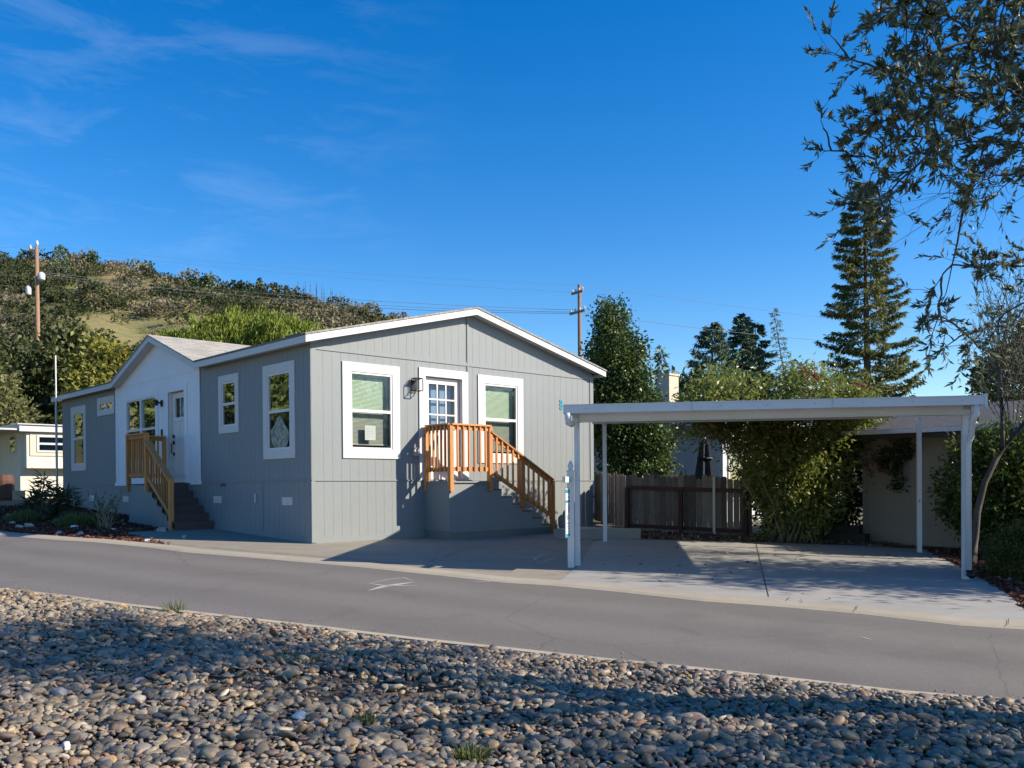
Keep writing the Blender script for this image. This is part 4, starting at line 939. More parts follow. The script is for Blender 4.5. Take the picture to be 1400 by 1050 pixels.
# bits under the neighbour's awning
def clutter(name, label, cat, px, py, Y, w, h, mat, round_=False):
    p = at(px, py, Y); c = np.array([p[0], p[1], p[2]]); mb = MB()
    if round_: mb.lathe(c, [(w*.42, 0), (w*.5, h*.2), (w*.5, h*.8), (w*.44, h), (w*.3, h+.01)], 14)
    else: f = lambda x, y, z: c+HU*x+HV*y+UP*z; mb.box(f, -w/2, w/2, -w/2, w/2, 0, h*.9); mb.box(f, -w/2-.01, w/2+.01, -w/2-.01, w/2+.01, h*.9, h)
    return tag(mb.build(name, mat, frame=T(c)), label, cat)
clutter('barrel', 'rust brown barrel at the left picture edge by the cream home', 'barrel', 4, 688, 32, .75, 1.0, M['terracotta'], True)
clutter('storage_bin', 'narrow blue bin beside the rust brown barrel', 'bin', 14, 688, 32.2, .22, .62, M['blue'])
clutter('carton', 'tan cardboard box between blue bin and cream corner wall', 'box', 23.5, 688, 32.2, .42, .45, M['card'])
mb = MB(); p0, p1 = at(-60, 691, 30.5), at(38, 691, 30.); 
mb.hexa([[p0[0], p0[1], -.9], [p1[0], p1[1], -.9], [p1[0]+.1, p1[1]+.3, -.9], [p0[0]+.1, p0[1]+.3, -.9], p0, p1, p1+[.1, .3, 0], p0+[.1, .3, 0]]); o = mb.build('block_wall', M['wallgrey'], frame=T(p1)); tag(o, 'low grey retaining wall in front of the cream home', 'wall')
# whip mast
p = at(78.5, 702, 27.8); p[2] = gz(p[0], p[1]); zt = at(78.5, 486, 27.8)[2]
an_ = thing('antenna_mast', 'thin tall pale mast with grey lower tube at the far corner of the grey home', 'mast', p)
zmid = at(78.5, 556, 27.8)[2]; mb = MB(); mb.tube([p, [p[0], p[1], zmid]], .034, 8); mb.build('lower_tube', M['galv'], an_)
mb = MB(); mb.tube([[p[0], p[1], zmid], [p[0]-.0, p[1], zt]], .022, 8); mb.build('upper_tube', M['vinyl'], an_)

# ------------------------------------------------------------------ utility poles and wires
def upole(name, label, px, Y, ytop, r, cross, can):
    p = at(px, 600, Y); p[2] = gz(p[0], p[1]); zt = at(px, ytop, Y)[2]; t = thing(name, label, 'utility pole', p, 0, 'utility poles')
    mb = MB(); mb.tube([p, [p[0], p[1], zt]], [r, r*.72], 10); mb.build('shaft', M['pole'], t, smooth=True)
    for z, hw in cross:
        c = np.array([p[0], p[1], z]); d = np.array([.55, -.83, 0]); mb = MB(); mb.bar(c-d*hw-np.array([.83, .55, 0])*r, c+d*hw-np.array([.83, .55, 0])*r, .1, .13); mb.build('crossarm', M['pole'], t)
        for k in (-.9, -.3, .3, .9):
            mb = MB(); b = c+d*hw*k-np.array([.83, .55, 0])*r; mb.lathe(b+UP*.06, [(.02, 0), (.05, .05), (.06, .11), (.03, .18)], 8); mb.build('insulator', M['insul'], t)
    if can:
        for dx, z, rr, hh in can: mb = MB(); mb.lathe([p[0]+dx, p[1]-.25, z], [(rr*.9, 0), (rr, .05), (rr, hh*.9), (rr*.7, hh), (.05, hh+.08)], 12); mb.build('transformer', M['insul'], t, smooth=True)
    return p, zt
zc = lambda y, Y, px: at(px, y, Y)[2]
u1, u1z = upole('utility_pole', 'tall brown utility pole with grey transformer before the wooded hill', 53.5, 60, 337, .175, [], [(-.45, zc(404, 60, 46), .17, .55), (.42, zc(384, 60, 62), .22, .45)])
u2, u2z = upole('utility_pole', 'thin utility pole with two crossarms rising behind the right roof slope', 793.5, 55, 389, .15, [(zc(400, 55, 793), .55), (zc(427, 55, 793), .75)], None)
t1 = [o for o in COL.objects if o.name == 'utility_pole'][0]
for dx, y in ((-.4, 340), (.02, 334)):
    mb = MB(); b = np.array([u1[0]+dx, u1[1], zc(y, 60, 53)]); mb.lathe(b-UP*.1, [(.04, 0), (.09, .1), (.1, .2), (.04, .35)], 8); mb.build('insulator', M['insul'], t1)
mb = MB(); mb.bar([u1[0], u1[1]-.1, zc(347, 60, 53)], [u1[0]-.42, u1[1]-.1, zc(341, 60, 53)], .08, .1); mb.build('bracket', M['pole'], t1)
def wire(p, q, sag, label, r=.012, n=28):
    p = np.asarray(p, float); q = np.asarray(q, float); pts = [p+(q-p)*i/n-UP*sag*4*(i/n)*(1-i/n) for i in range(n+1)]
    mb = MB(); mb.tube(pts, r*.75, 4); o = mb.build('power_line', M['wire'], frame=T(p)); tag(o, label, 'power line', 'power lines')
A_ = lambda px, y, Y: at(px, y, Y)
wire(A_(54, 334, 60), A_(793, 390, 55), .3, 'topmost power line between the two utility poles', .009)
wire(A_(47, 338, 60), A_(790, 400, 55), .3, 'second power line below the topmost between the poles', .009)
wire(A_(54, 372, 60), A_(790, 424, 55), .35, 'upper of three pale lines crossing the wooded hillside', .018)
wire(A_(54, 374, 60.3), A_(793, 427, 55), .5, 'middle of three pale lines crossing the wooded hillside', .018)
wire(A_(54, 377, 60), A_(796, 428.5, 55), .6, 'lowest of three pale lines crossing the wooded hillside', .018)
wire(A_(54, 373, 60), A_(-260, 368, 64), .4, 'pale line leaving the transformer pole for the left edge', .016)
wire(A_(54, 336, 60), A_(-260, 325, 64), .4, 'thin topmost line leaving the transformer pole leftward', .009)
wire(A_(795, 390, 55), A_(1500, 470, 62), .3, 'upper line running right from the crossarm pole', .011)
wire(A_(795, 427, 55), A_(1500, 478, 62), .7, 'lower line running right from the crossarm pole', .016)
wire(A_(-20, 470, 52), A_(180, 482, 48), .2, 'dark service cable low over the dark trees at left', .022)
wire(A_(-20, 487, 52), A_(240, 487, 45), .15, 'lower dark service cable over the dark trees at left', .022)

# ------------------------------------------------------------------ hill with woodland
ridge = [(-3600, 240), (-2400, 262), (-1500, 285), (-700, 300), (-400, 318), (-200, 332), (-60, 345), (0, 352), (40, 349), (85, 350), (110, 352), (150, 356), (200, 369), (250, 377), (290, 384), (330, 391), (400, 404), (450, 412), (500, 421), (540, 431), (600, 452), (680, 492), (800, 560), (900, 600)]
rx = np.array([p[0] for p in ridge]); ry = np.array([p[1] for p in ridge])
def hill_pt(px, t):
    Y = 150 + 250*t; yr = np.interp(px, rx, ry)+4; zr = at(px, yr, 400)[2]
    p = at(px, 600, Y); p[2] = gz(0, 42) + (zr-gz(0, 42))*(t**1.15)
    p[2] += 3.*math.sin(px*.031+t*9)*t*(1-t)*2 + 2*math.sin(px*.013-t*14)*t*(1-t)
    return p
hxs = np.concatenate([np.linspace(-3600, -760, 30), np.linspace(-700, 900, 110)]); hts = np.concatenate([np.linspace(0, 1, 36), [1.15, 1.4]])
HV_ = []
for t in hts:
    for x in hxs:
        if t <= 1: HV_.append(hill_pt(x, t))
        else:
            p = hill_pt(x, 1.); p = p*np.array([t, t, 1]); p[2] -= (t-1)*60; HV_.append(p)
nx, ny = len(hxs), len(hts); idx = np.arange(nx*ny).reshape(ny, nx)
fq = np.stack([idx[:-1, :-1], idx[:-1, 1:], idx[1:, 1:], idx[1:, :-1]], -1).reshape(-1, 4)
t = NT('hill_grass'); v = t.coord(); n1 = t.noise(v, .035, 5, .6); n2 = t.noise(v, .4, 4, .7)
c = t.ramp(n1, [(.38, (.145, .175, .06)), (.52, (.24, .22, .10)), (.66, (.24, .175, .105))]); c = t.mix(.5, c, t.ramp(n2, [(.3, (.08, .085, .035)), (.7, (.30, .26, .13))]))
t.base(c); t.p.inputs['Roughness'].default_value = 1; t.p.inputs['Specular IOR Level'].default_value = 0
o = npmesh('hill', np.array(HV_), fq, t.m, smooth=True); o['kind'] = 'structure'
# woodland: one mass of crowns
Ps, Ds, Rn, Ls = [], [], [], []
cnt = 0
def grassy(px, t): # open meadow patch seen on the slope
    y = None; p = hill_pt(px, t); d = p@CF; yy = CYP-FPX*(p@CU)/d
    return ((px-128)/75)**2 + ((yy-462)/30)**2 < 1 or (215-px)*.0+((px-235)/65)**2+((yy-452)/18)**2 < 1
while cnt < 4300:
    px = RNG.uniform(-500, 700); t = RNG.random()**.75
    if grassy(px, t) and RNG.random() < .86: continue
    p = hill_pt(px, t); s = 1.3+4.0*RNG.random()**2.4; nl = int(34*s**.8)
    # vegetation in bands: green lower, brown scrub high and to the right
    brown = np.clip(.30+.45*math.sin(px*.021+t*5)+.25*t, 0, 1); tone = RNG.random()
    base_t = RNG.uniform(.58, .95) if tone < brown*.72 else RNG.uniform(.05, .5)
    q = rand_dirs(nl)*np.array([1, 1, .85])*s*(.6+.45*RNG.random((nl, 1)))
    q[:, 2] = np.abs(q[:, 2])*1.05 + s*.1
    Ps.append(p+q); Ds.append(q*.5+rand_dirs(nl)*s*.5); Rn.append(np.clip(base_t+.09*RNG.normal(size=nl), 0, 1)); Ls.append(np.full(nl, .26*s)); cnt += 1
P = np.concatenate(Ps); Dd = np.concatenate(Ds); LL = np.concatenate(Ls)*(.6+.7*RNG.random(len(P)))
V, F, r = quad_leaves(P, Dd, LL, LL*.75, np.concatenate(Rn)); o = npmesh('hillside_woodland', V, F, M['l_hill'], rnd=r)
tag(o, 'brown and dark green scrub and oaks covering the hillside', 'woodland', kind='stuff')
# trees that stand out along the ridge
for px, w, yt, lab in ((85, 22, 333, 'tall dark conifer highest on the ridge right of the utility pole'), (128, 8, 353, 'broad dark ridge tree just right of the tall conifer'), (205, 7, 366, 'dark round tree on the ridge above the entry gable'),
                       (287, 8, 379, 'rounded dark ridge tree at the middle of the skyline'), (330, 7, 384, 'small pointed conifer on the skyline above the bright green pine'), (357, 9, 379, 'tallest conifer of the dark row at the ridge end'), (378, 7, 386, 'narrow conifer beside the tallest of the dark row'), (394, 6, 390, 'last small conifer of the dark row on the ridge')):
    p = hill_pt(px, .86 if px == 85 else .97); zt = at(px, yt, p[1])[2]; hh = max(5, zt-p[2])
    if 'round' in lab or 'broad' in lab: broadleaf('ridge_tree', lab, 'tree', p, [(p+UP*hh*.6, (w*.32, w*.32, hh*.42))], M['l_conifer'], M['bark'], 26, 520, .7, 1.1, .8, .25, limbs=4, group='trees on the ridge', shell=.3)
    else: conifer('ridge_tree', lab, p, hh, w*.34, M['l_conifer'], 46, 1.3, .5, .1, .2, 14, trunk_r=.25, group='trees on the ridge')
for i, px in enumerate(np.linspace(404, 478, 15)):
    px += RNG.normal()*1.5; p = hill_pt(px, .96); zt = at(px, np.interp(px, [404, 440, 478], [384, 386, 402])+RNG.uniform(-2, 6), p[1])[2]
    t = thing('bare_tree', 'slim bare grey trunk in the thin row along the ridge end', 'tree', p, 0, 'bare trees on the ridge'); hh = zt-p[2]
    mb = MB(); mb.tube([p, p+UP*hh], [.2, .04], 5)
    for k in range(12): f = .3+.65*RNG.random(); a = RNG.random()*6.28; b = p+UP*hh*f; mb.tube([b, b+np.array([math.cos(a), math.sin(a), .6])*1.6*(1.1-f)], [.06, .02], 3)
    mb.build('trunk', M['bark'], t)

# ------------------------------------------------------------------ trees
def px_blob(x0, x1, y0, y1, Y, dy=None):
    c = at((x0+x1)/2, (y0+y1)/2, Y); k = Y/FPX; return (c, ((x1-x0)/2*k, dy or (x1-x0)/2*k, (y1-y0)/2*k))
def gp(px, Y): p = at(px, 650, Y); p[2] = gz(p[0], p[1]); return p
# bright pine behind the roof
bl_ = [px_blob(262, 350, 440, 500, 45, 2), px_blob(330, 430, 440, 505, 45.5, 2), px_blob(300, 400, 434, 480, 46, 2), px_blob(225, 300, 455, 500, 45, 1.6), px_blob(395, 445, 448, 500, 46, 1.5)]
tp_ = thing('stone_pine', 'bright green round-topped pine showing above the shingled entry roof', 'tree', gp(345, 45.5))
P, D_, rn, CC = blob_points(bl_, 420, 26000, .15, .75); D_ = rand_dirs(len(P))*.45+np.array([0, 0, 1.]); foliage('crown', M['l_pine'], tp_, P, D_, rn, .24, .06)
mb = MB(); b = gp(345, 45.5); mb.tube(bend(b, bl_[2][0], 6, 0, .01), list(np.linspace(.25, .1, 7)), 8)
for k in range(10): mb.tube(bend(b+(bl_[2][0]-b)*.6, CC[k*30], 4, .05, .03), [.1, .08, .06, .04, .02], 5)
mb.build('trunk', M['bark'], tp_, smooth=True)
# left group beyond the cream home
broadleaf('evergreen_tree', 'large dark evergreen behind the cream home under the service cables', 'tree', gp(75, 47), [px_blob(30, 115, 480, 600, 47), px_blob(60, 130, 460, 540, 48), px_blob(20, 110, 540, 640, 47)], M['l_dark'], M['bark'], 300, 11000, .3, .34, .2, .3)
broadleaf('cypress_tree', 'yellow-green feathery tree beside the white entry gable', 'tree', gp(138, 43), [px_blob(92, 165, 500, 590, 43), px_blob(110, 178, 468, 540, 44), px_blob(90, 150, 540, 640, 43)], M['l_yellow'], M['bark'], 220, 9000, .26, .30, .16, .25, droop=.4)
broadleaf('olive_green_tree', 'pale olive-green bushy tree at the left edge behind the cream home', 'tree', gp(15, 41), [px_blob(-45, 45, 540, 640, 41), px_blob(-60, 20, 500, 600, 42)], M['l_sage'], M['bark'], 200, 8000, .26, .26, .13, .2)
broadleaf('leaning_oak', 'dark green tree at the far left edge above the olive-green one', 'tree', gp(-20, 50), [px_blob(-90, 30, 470, 570, 50), px_blob(-10, 55, 475, 540, 52)], M['l_dark'], M['bark'], 200, 6500, .32, .34, .2, .3)
# trees outside the frame that the side windows mirror
for X, Y, hh, k in ((-33, 33, 9, 'l_street'), (-29, 38, 10, 'l_street'), (-36, 27, 8, 'l_street'), (-41, 36, 11, 'l_street'), (-34, 44, 11, 'l_street')):
    b = GX(X, Y); broadleaf('street_tree', 'leafy tree beyond the left edge across the lane', 'tree', b, [(b+UP*hh*.55, (3.2, 3.2, hh*.42)), (b+UP*hh*.75+np.array([.8, 0, 0]), (2.2, 2.2, hh*.25))], M[k], M['bark'], 160, 4200, .4, .42, .24, .22, group='street trees left of the picture')
# pear tree beside the house
b = G(826, 721); bz = 24.6
broadleaf('pear_tree', 'dense glossy dark green tree standing between the grey home and the fence', 'tree', GX(2.5, 24.6), [px_blob(808, 902, 500, 640, bz, .7), px_blob(800, 880, 440, 560, bz+.3), px_blob(818, 858, 406, 480, bz+.3), px_blob(822, 920, 555, 685, bz, .8), px_blob(800, 850, 480, 600, bz+.5, .6)], M['l_pear'], M['palebark'], 900, 44000, .13, .095, .058, .10, top=at(835, 430, bz+.3), limbs=24, shell=.5, droop=.5)
# big redwood and conifers
b = gp(1189, 60); conifer('redwood_tree', 'tallest redwood with drooping layered branches behind the carport right end', b, at(1184, 247, 60)[2]-b[2], 3.7, M['l_redwood'], 200, .36, .085, .1, .36, 230, lean=(-.3, 0), trunk_r=.36, upturn=.22, power=.62, taper_top=.1)
b = gp(975, 58); conifer('fir_tree', 'blue-green fir left of the closely paired conifers above the carport', b, at(978, 440, 58)[2]-b[2], 3.5, M['l_conifer'], 140, .34, .075, .08, .16, 150, trunk_r=.2, upturn=.2, power=.6)
b = gp(1016, 60); conifer('fir_tree', 'denser pointed fir in the middle of the three conifers', b, at(1012, 429, 60)[2]-b[2], 2.9, M['l_conifer'], 160, .34, .075, .08, .2, 170, trunk_r=.2, power=.6)
b = gp(1034, 62); conifer('fir_tree', 'sparse fir with level branches right of the dense pointed fir', b, at(1029, 440, 62)[2]-b[2], 3.1, M['l_redwood'], 110, .34, .09, .08, .12, 140, trunk_r=.18, power=.6)
b = gp(905, 90); conifer('young_redwood', 'tiny pale distant conifer above the beige chimney', b, at(906, 472, 90)[2]-b[2], 1.9, M['l_conifer'], 60, .8, .2, .2, .1, 20, trunk_r=.14)
b = at(1104, 545, 27); b[2] = gz(b[0], b[1]); conifer('leaning_sapling', 'leaning feathery sapling spire rising out of the oleander', b, at(1060, 421, 27)[2]-b[2], .62, M['l_redwood'], 80, .13, .022, .3, -.35, 26, lean=(-1.0, 0), trunk_r=.06, taper_top=.1)
broadleaf('backyard_tree', 'low dark rounded tree far behind, left of the conifers', 'tree', gp(945, 65), [px_blob(920, 975, 520, 560, 65)], M['l_conifer'], M['bark'], 60, 2200, .35, .45, .25, .15)
broadleaf('far_green_tree', 'bright leafy tree behind the garage roof at the right edge', 'tree', gp(1385, 36), [px_blob(1332, 1440, 480, 560, 36), px_blob(1360, 1470, 455, 530, 37)], M['l_box'], M['bark'], 160, 6500, .2, .22, .12, .15)
# oleander
b = GX(6.05, 19.7)
ole = broadleaf('oleander', 'large multi-stemmed oleander with narrow leaves behind the carport slab', 'shrub', b,
    [px_blob(1000, 1170, 560, 690, 19.9, 1.0), px_blob(1040, 1140, 620, 738, 19.7, .8), px_blob(990, 1090, 540, 640, 20.3, 1.0), px_blob(1110, 1215, 555, 630, 20.2, .7), px_blob(935, 1050, 505, 590, 20.5, .8), px_blob(925, 990, 530, 600, 20.5, .6), px_blob(945, 1030, 515, 600, 20.6, .6), px_blob(1040, 1160, 505, 580, 20.5, 1.0), px_blob(1120, 1195, 525, 600, 20.5, .8), px_blob(1070, 1160, 640, 720, 19.4, .6)],
    M['l_oleander'], M['palebark'], 820, 27000, .15, .13, .046, .022, stems=46, shell=.45)
broadleaf('screen_shrub', 'dark dense shrub added behind the oleander to hide the bright white wall', 'shrub', GX(7.0, 22.6), [px_blob(1020, 1130, 570, 735, 22.4, .7), px_blob(1100, 1185, 590, 735, 22.3, .7)], M['l_dark'], M['bark'], 160, 8000, .14, .16, .08, .03, stems=6, shell=.5)  # invented shrub, put in to cover the sunlit white wall with something dark
# red sprigs and dark vine at its right
rs_ = thing('nandina', 'red-leaved sprays hanging from the oleander right side', 'shrub', GX(7.6, 19.5)); Pp, Dd_, st_ = [], [], MB()
for x0, y0, x1, y1 in ((1188, 600, 1205, 645), (1210, 592, 1226, 612), (1182, 628, 1193, 652), (1165, 640, 1162, 655), (1200, 625, 1206, 640), (1093, 500, 1112, 522), (1168, 522, 1190, 530), (1105, 508, 1120, 516)):
    pth = bend(at(x0, y0, 19.4), at(x1, y1, 19.2), 6); st_ = MB(); st_.tube(pth, .006, 4); st_.build('stem', M['bark'], rs_)
    for k in range(60): f = RNG.random(); i = min(5, int(f*6)); Pp.append(pth[i]+(pth[i+1]-pth[i])*(f*6-i)+RNG.normal(size=3)*.03); Dd_.append(RNG.normal(size=3)+[0, 0, -.5])
foliage('leaves', M['l_red'], rs_, np.array(Pp), np.array(Dd_), None, .075, .022)
broadleaf('dark_vine', 'dark hanging vine on the taupe garage wall beside the oleander', 'vine', at(1212, 640, 19.3), [px_blob(1205, 1236, 612, 640, 19.3, .12), px_blob(1222, 1234, 640, 672, 19.2, .1), px_blob(1226, 1246, 602, 622, 19.2, .1)], M['l_dark'], M['bark'], 50, 1000, .06, .09, .045, .02, stems=8)
# hedge and boxwood at the right
broadleaf('photinia_hedge', 'tall rounded dark hedge with yellow young tips at the right edge', 'shrub', GX(9.4, 17.6), [px_blob(1290, 1420, 590, 735, 17.4, .9), px_blob(1330, 1480, 575, 700, 17.3, .9), px_blob(1310, 1480, 640, 755, 17.3, .9)], M['l_hedge'], M['bark'], 620, 19000, .10, .10, .05, .03, stems=14, shell=.72)
broadleaf('boxwood', 'clipped round boxwood bush on the red mulch at the right edge', 'shrub', GX(7.95, 14.0), [px_blob(1354, 1440, 724, 797, 13.9, .45)], M['l_box'], M['bark'], 260, 9000, .05, .045, .026, .015, stems=6, shell=.8)
# slim leaning tree at the right post
lt = thing('leaning_tree', 'slim grey-barked leaning tree rising behind the right front carport post', 'tree', G(1330, 769))
mb = MB(); Yt = 16.2
tp = [G(1330, 772), at(1333, 735, Yt), at(1336, 700, Yt), at(1346, 660, Yt), at(1362, 628, Yt), at(1385, 596, Yt), at(1412, 568, Yt), at(1440, 530, Yt)]
mb.tube(tp, [.072, .064, .06, .054, .048, .043, .038, .03], 9)
br2 = [at(1370, 612, Yt), at(1371, 590, Yt), at(1370, 560, Yt+.1), at(1366, 520, Yt+.1), at(1372, 470, Yt), at(1380, 420, Yt)]; mb.tube(br2, [.04, .036, .033, .03, .022, .012], 7)
br3 = [at(1366, 520, Yt), at(1380, 545, Yt-.1), at(1392, 500, Yt-.2), at(1400, 450, Yt-.2)]; mb.tube(br3, [.02, .018, .015, .01], 5)
lvp, lvd = [], []
def twig(mb, p, q, r, nleaf, L, start=.35, sp_=.0):
    pth = bend(p, q, 5, RNG.uniform(-.06, .06), .025); mb.tube(pth, list(np.linspace(r, r*.3, 6)), 4, False)
    pa_ = np.array(pth)
    for k in range(nleaf):
        f = start+(1-start)*(k+RNG.random())/nleaf; i = min(4, int(f*5)); pt = pa_[i]+(pa_[i+1]-pa_[i])*(f*5-i); d = pa_[i+1]-pa_[i]; d = d/np.linalg.norm(d)
        lvp.append(pt+RNG.normal(size=3)*sp_); lvd.append(d*.9+RNG.normal(size=3)*.42+[0, 0, .22])
for k in range(190):
    src = [br2, br3, tp[-3:]][k % 3]; i = RNG.integers(max(0, len(src)-4), len(src)); o_ = src[i]
    e_ = at(RNG.uniform(1318, 1470), RNG.uniform(330, 540)+10*RNG.normal(), Yt+RNG.normal()*.7); twig(mb, o_+(e_-o_)*.25*RNG.random(), e_, .007, 15, .07)
mb.build('trunk', M['olivebark'], lt, smooth=True)
foliage('crown', M['l_olive'], lt, np.array(lvp), np.array(lvd), None, .085, .02)

# big olive overhanging from the right, trunk outside the picture
ot = thing('olive_tree', 'olive tree overhanging the upper right corner with narrow grey-green leaves', 'tree', GX(6.3, 5.2))
mb = MB(); lvp, lvd = [], []
b = GX(6.3, 5.2); fork = np.array([6.1, 5.2, 1.0]); mb.tube(bend(b, fork, 6, 0, .02), list(np.linspace(.2, .15, 7)), 10)
limbs_ = []
for tx, ty, tz in ((3.9, 5.8, 2.3), (3.7, 6.2, 3.2), (4.6, 5.2, 4.2), (6.6, 4.4, 4.6), (7.6, 5.2, 3.6), (6.2, 3.8, 3.4), (5.4, 6.0, 3.2), (3.9, 6.3, 1.9), (5.2, 4.3, 2.8), (6.8, 4.8, 2.4)):
    pth = bend(fork, (tx, ty, tz), 7, .06, .015); mb.tube(pth, list(np.linspace(.075, .018, 8)), 7); limbs_.append(np.array(pth))
AL = np.concatenate(limbs_)
def grow(e_, n, r=.0042):
    global AL
    dd = np.linalg.norm(AL-e_, axis=1)+.35*np.maximum(0, np.linalg.norm(AL-fork, axis=1)-np.linalg.norm(e_-fork)+.25)-.12*np.linalg.norm(AL-fork, axis=1); o_ = AL[np.argmin(dd)]
    L = np.linalg.norm(e_-o_); mid = o_+(e_-o_)*RNG.uniform(.35, .6)+RNG.normal(size=3)*.08*L; pb = bend(o_, mid, 4, .04, .03); rr_ = r*(1.3+min(2.2, 1.6*L)); mb.tube(pb, list(np.linspace(rr_, r*1.2, 5)), 5, False); AL = np.vstack([AL, pb[2:]]); twig(mb, mid, e_, r, n, .065, .42)
    for _ in range(2): twig(mb, mid+(e_-mid)*RNG.uniform(.3, .8), e_+RNG.normal(size=3)*.13, r*.55, max(5, n*2//3), .065, .5)
# branch ends seen in the picture: upper mass, thinning to the left, and the hanging sprays below it
def inpoly(x, y):
    left = np.interp(y, [-60, 0, 40, 70, 110, 150, 200, 260, 300, 330], [1200, 1195, 1175, 1150, 1160, 1165, 1150, 1165, 1180, 1240]); return x > left
k = 0
while k < 235:
    x, y = 1430-290*RNG.random()**1.5, RNG.uniform(-60, 315)
    if not inpoly(x, y) : continue
    if y > 225 and x > 1215 and RNG.random() < .75: continue
    grow(at(x, y, RNG.uniform(5.5, 7.0)), 32); k += 1
for k in range(34):
    x, y = RNG.uniform(1258, 1430), RNG.uniform(330, 500)
    if x < 1300 and y < 400: continue
    grow(at(x, y, RNG.uniform(6.2, 7.2)), 24)
for k in range(36): twig(mb, at(RNG.uniform(1300, 1400), RNG.uniform(200, 260), 6.2), at(RNG.uniform(1180, 1400), RNG.uniform(235, 350), RNG.uniform(5.8, 6.6)), .0026, 2, .06, .8)
for x, y in ((1104, 68), (1128, 40), (1112, 205), (1120, 145), (1155, 80), (1140, 280), (1160, 230), (1256, 452), (1262, 440), (1275, 490), (1290, 455)): grow(at(x, y, 6.4), 20)
# the rest of the crown, right of the frame
for k in range(300):
    d = rand_dirs(1)[0]; e_ = np.array([6.5, 4.9, 3.2])+d*np.array([2.4, 1.9, 1.9])*(.4+.6*RNG.random())
    if e_[0]/e_[1] < .58: continue
    grow(e_, 22)
for k in range(430):
    e_ = np.array([5.7, 6.0, 4.3])+rand_dirs(1)[0]*np.array([2.3, 1.5, 1.5])*(.3+.7*RNG.random())
    if e_[0]/e_[1] > .6: grow(e_, 22)
mb.build('trunk', M['olivebark'], ot, smooth=True)
foliage('crown', M['l_olive'], ot, np.array(lvp), np.array(lvd), None, .060, .0165)
# shade trees outside the frame: their shadows dapple slab and gravel
for X, Y, hh, rr in ((11.6, 13.1, 6.2, 2.6), (13.6, 12.6, 7.5, 2.6), (9.6, 3.4, 6.0, 2.0)):
    b = GX(X, Y); broadleaf('shade_tree', 'leafy tree standing right of the picture', 'tree', b, [(b+UP*hh*.64, (rr, rr*.8, hh*.33)), (b+UP*hh*.5+np.array([-.8, .3, 0]), (rr*.7, rr*.6, hh*.22))], M['l_olive'], M['bark'], 190, 9000, .24, .15, .06, .13, group='trees right of the picture', shell=.3)

# ------------------------------------------------------------------ planting in the left bed
yb = G(64, 713); yt = thing('strap_leaf_plant', 'tall dark spiky strap-leaved plant in the left mulch bed', 'plant', yb); Pp, Dd_, Ll = [], [], []
mb = MB(); Yy = yb[1]
for px, py in ((60, 652), (55, 668), (75, 668), (45, 680), (85, 672), (68, 682), (40, 690), (92, 668), (78, 690), (58, 690), (50, 672), (70, 700), (100, 684)):
    e_ = at(px, py, Yy+RNG.normal()*.25); mb.tube(bend(yb+RNG.normal(size=3)*[.12, .12, 0], e_, 5, .03, .02), [.02, .02, .018, .016, .014, .012], 5)
    for k in range(42): a = RNG.random()*6.28; Pp.append(e_-UP*RNG.random()*.3); Dd_.append([math.cos(a), math.sin(a), RNG.uniform(-.5, 1.)])
foliage('leaves', M['l_yucca'], yt, np.array(Pp), np.array(Dd_), None, .34, .045); mb.build('stems', M['bark'], yt)
def lowshrub(label, px, py, wpx, hpx, mat, n, L, W_):
    b = G(px, py); k = b[1]/FPX; t = thing('low_shrub', label, 'shrub', b, 0, 'low shrubs in the mulch bed')
    N = n; a = RNG.random(N)*6.28; r = np.sqrt(RNG.random(N)); P = np.stack([b[0]+np.cos(a)*r*wpx*k/2, b[1]+np.sin(a)*r*wpx*k/2*.7, np.zeros(N)], -1); P[:, 2] = b[2]+(1-r*r)*hpx*k*.6*RNG.random(N)
    D_ = np.stack([np.cos(a)*r*.6, np.sin(a)*r*.6, .8+.4*RNG.random(N)], -1)+RNG.normal(size=(N, 3))*.2
    foliage('leaves', mat, t, P, D_, np.clip(.3+.3*RNG.random(N)+.3*P[:, 2]*0, 0, 1), L, W_)
lowshrub('low rounded green shrub in front of the spiky plant', 34, 714, 46, 17, M['l_ground'], 1500, .16, .02)
lowshrub('wider low feathery green shrub left of the side stairs', 110, 720, 62, 20, M['l_ground'], 2000, .18, .018)
tb_ = G(144, 723); tt = thing('sparse_shrub', 'thin twiggy half-bare shrub before the grey skirting', 'shrub', tb_); mb = MB(); lvp, lvd = [], []
for k in range(30): twig(mb, tb_+RNG.normal(size=3)*[.1, .1, 0], at(RNG.uniform(115, 172), RNG.uniform(668, 712), tb_[1]+RNG.normal()*.25), .008, 8, .07, .5)
mb.build('stems', M['palebark'], tt); foliage('leaves', M['l_sage'], tt, np.array(lvp), np.array(lvd), None, .09, .03)
mb = MB(); hb_ = H(-.35, 12.9, hz(-.35, 12.9)); mb.tube(bend(hb_, hb_+HV*.1-HU*.2+UP*.45, 5, .1), .012, 6); o = mb.build('dead_stem', M['bark'], frame=T(hb_)); tag(o, 'dark bent bare stem by the skirting vents', 'plant')

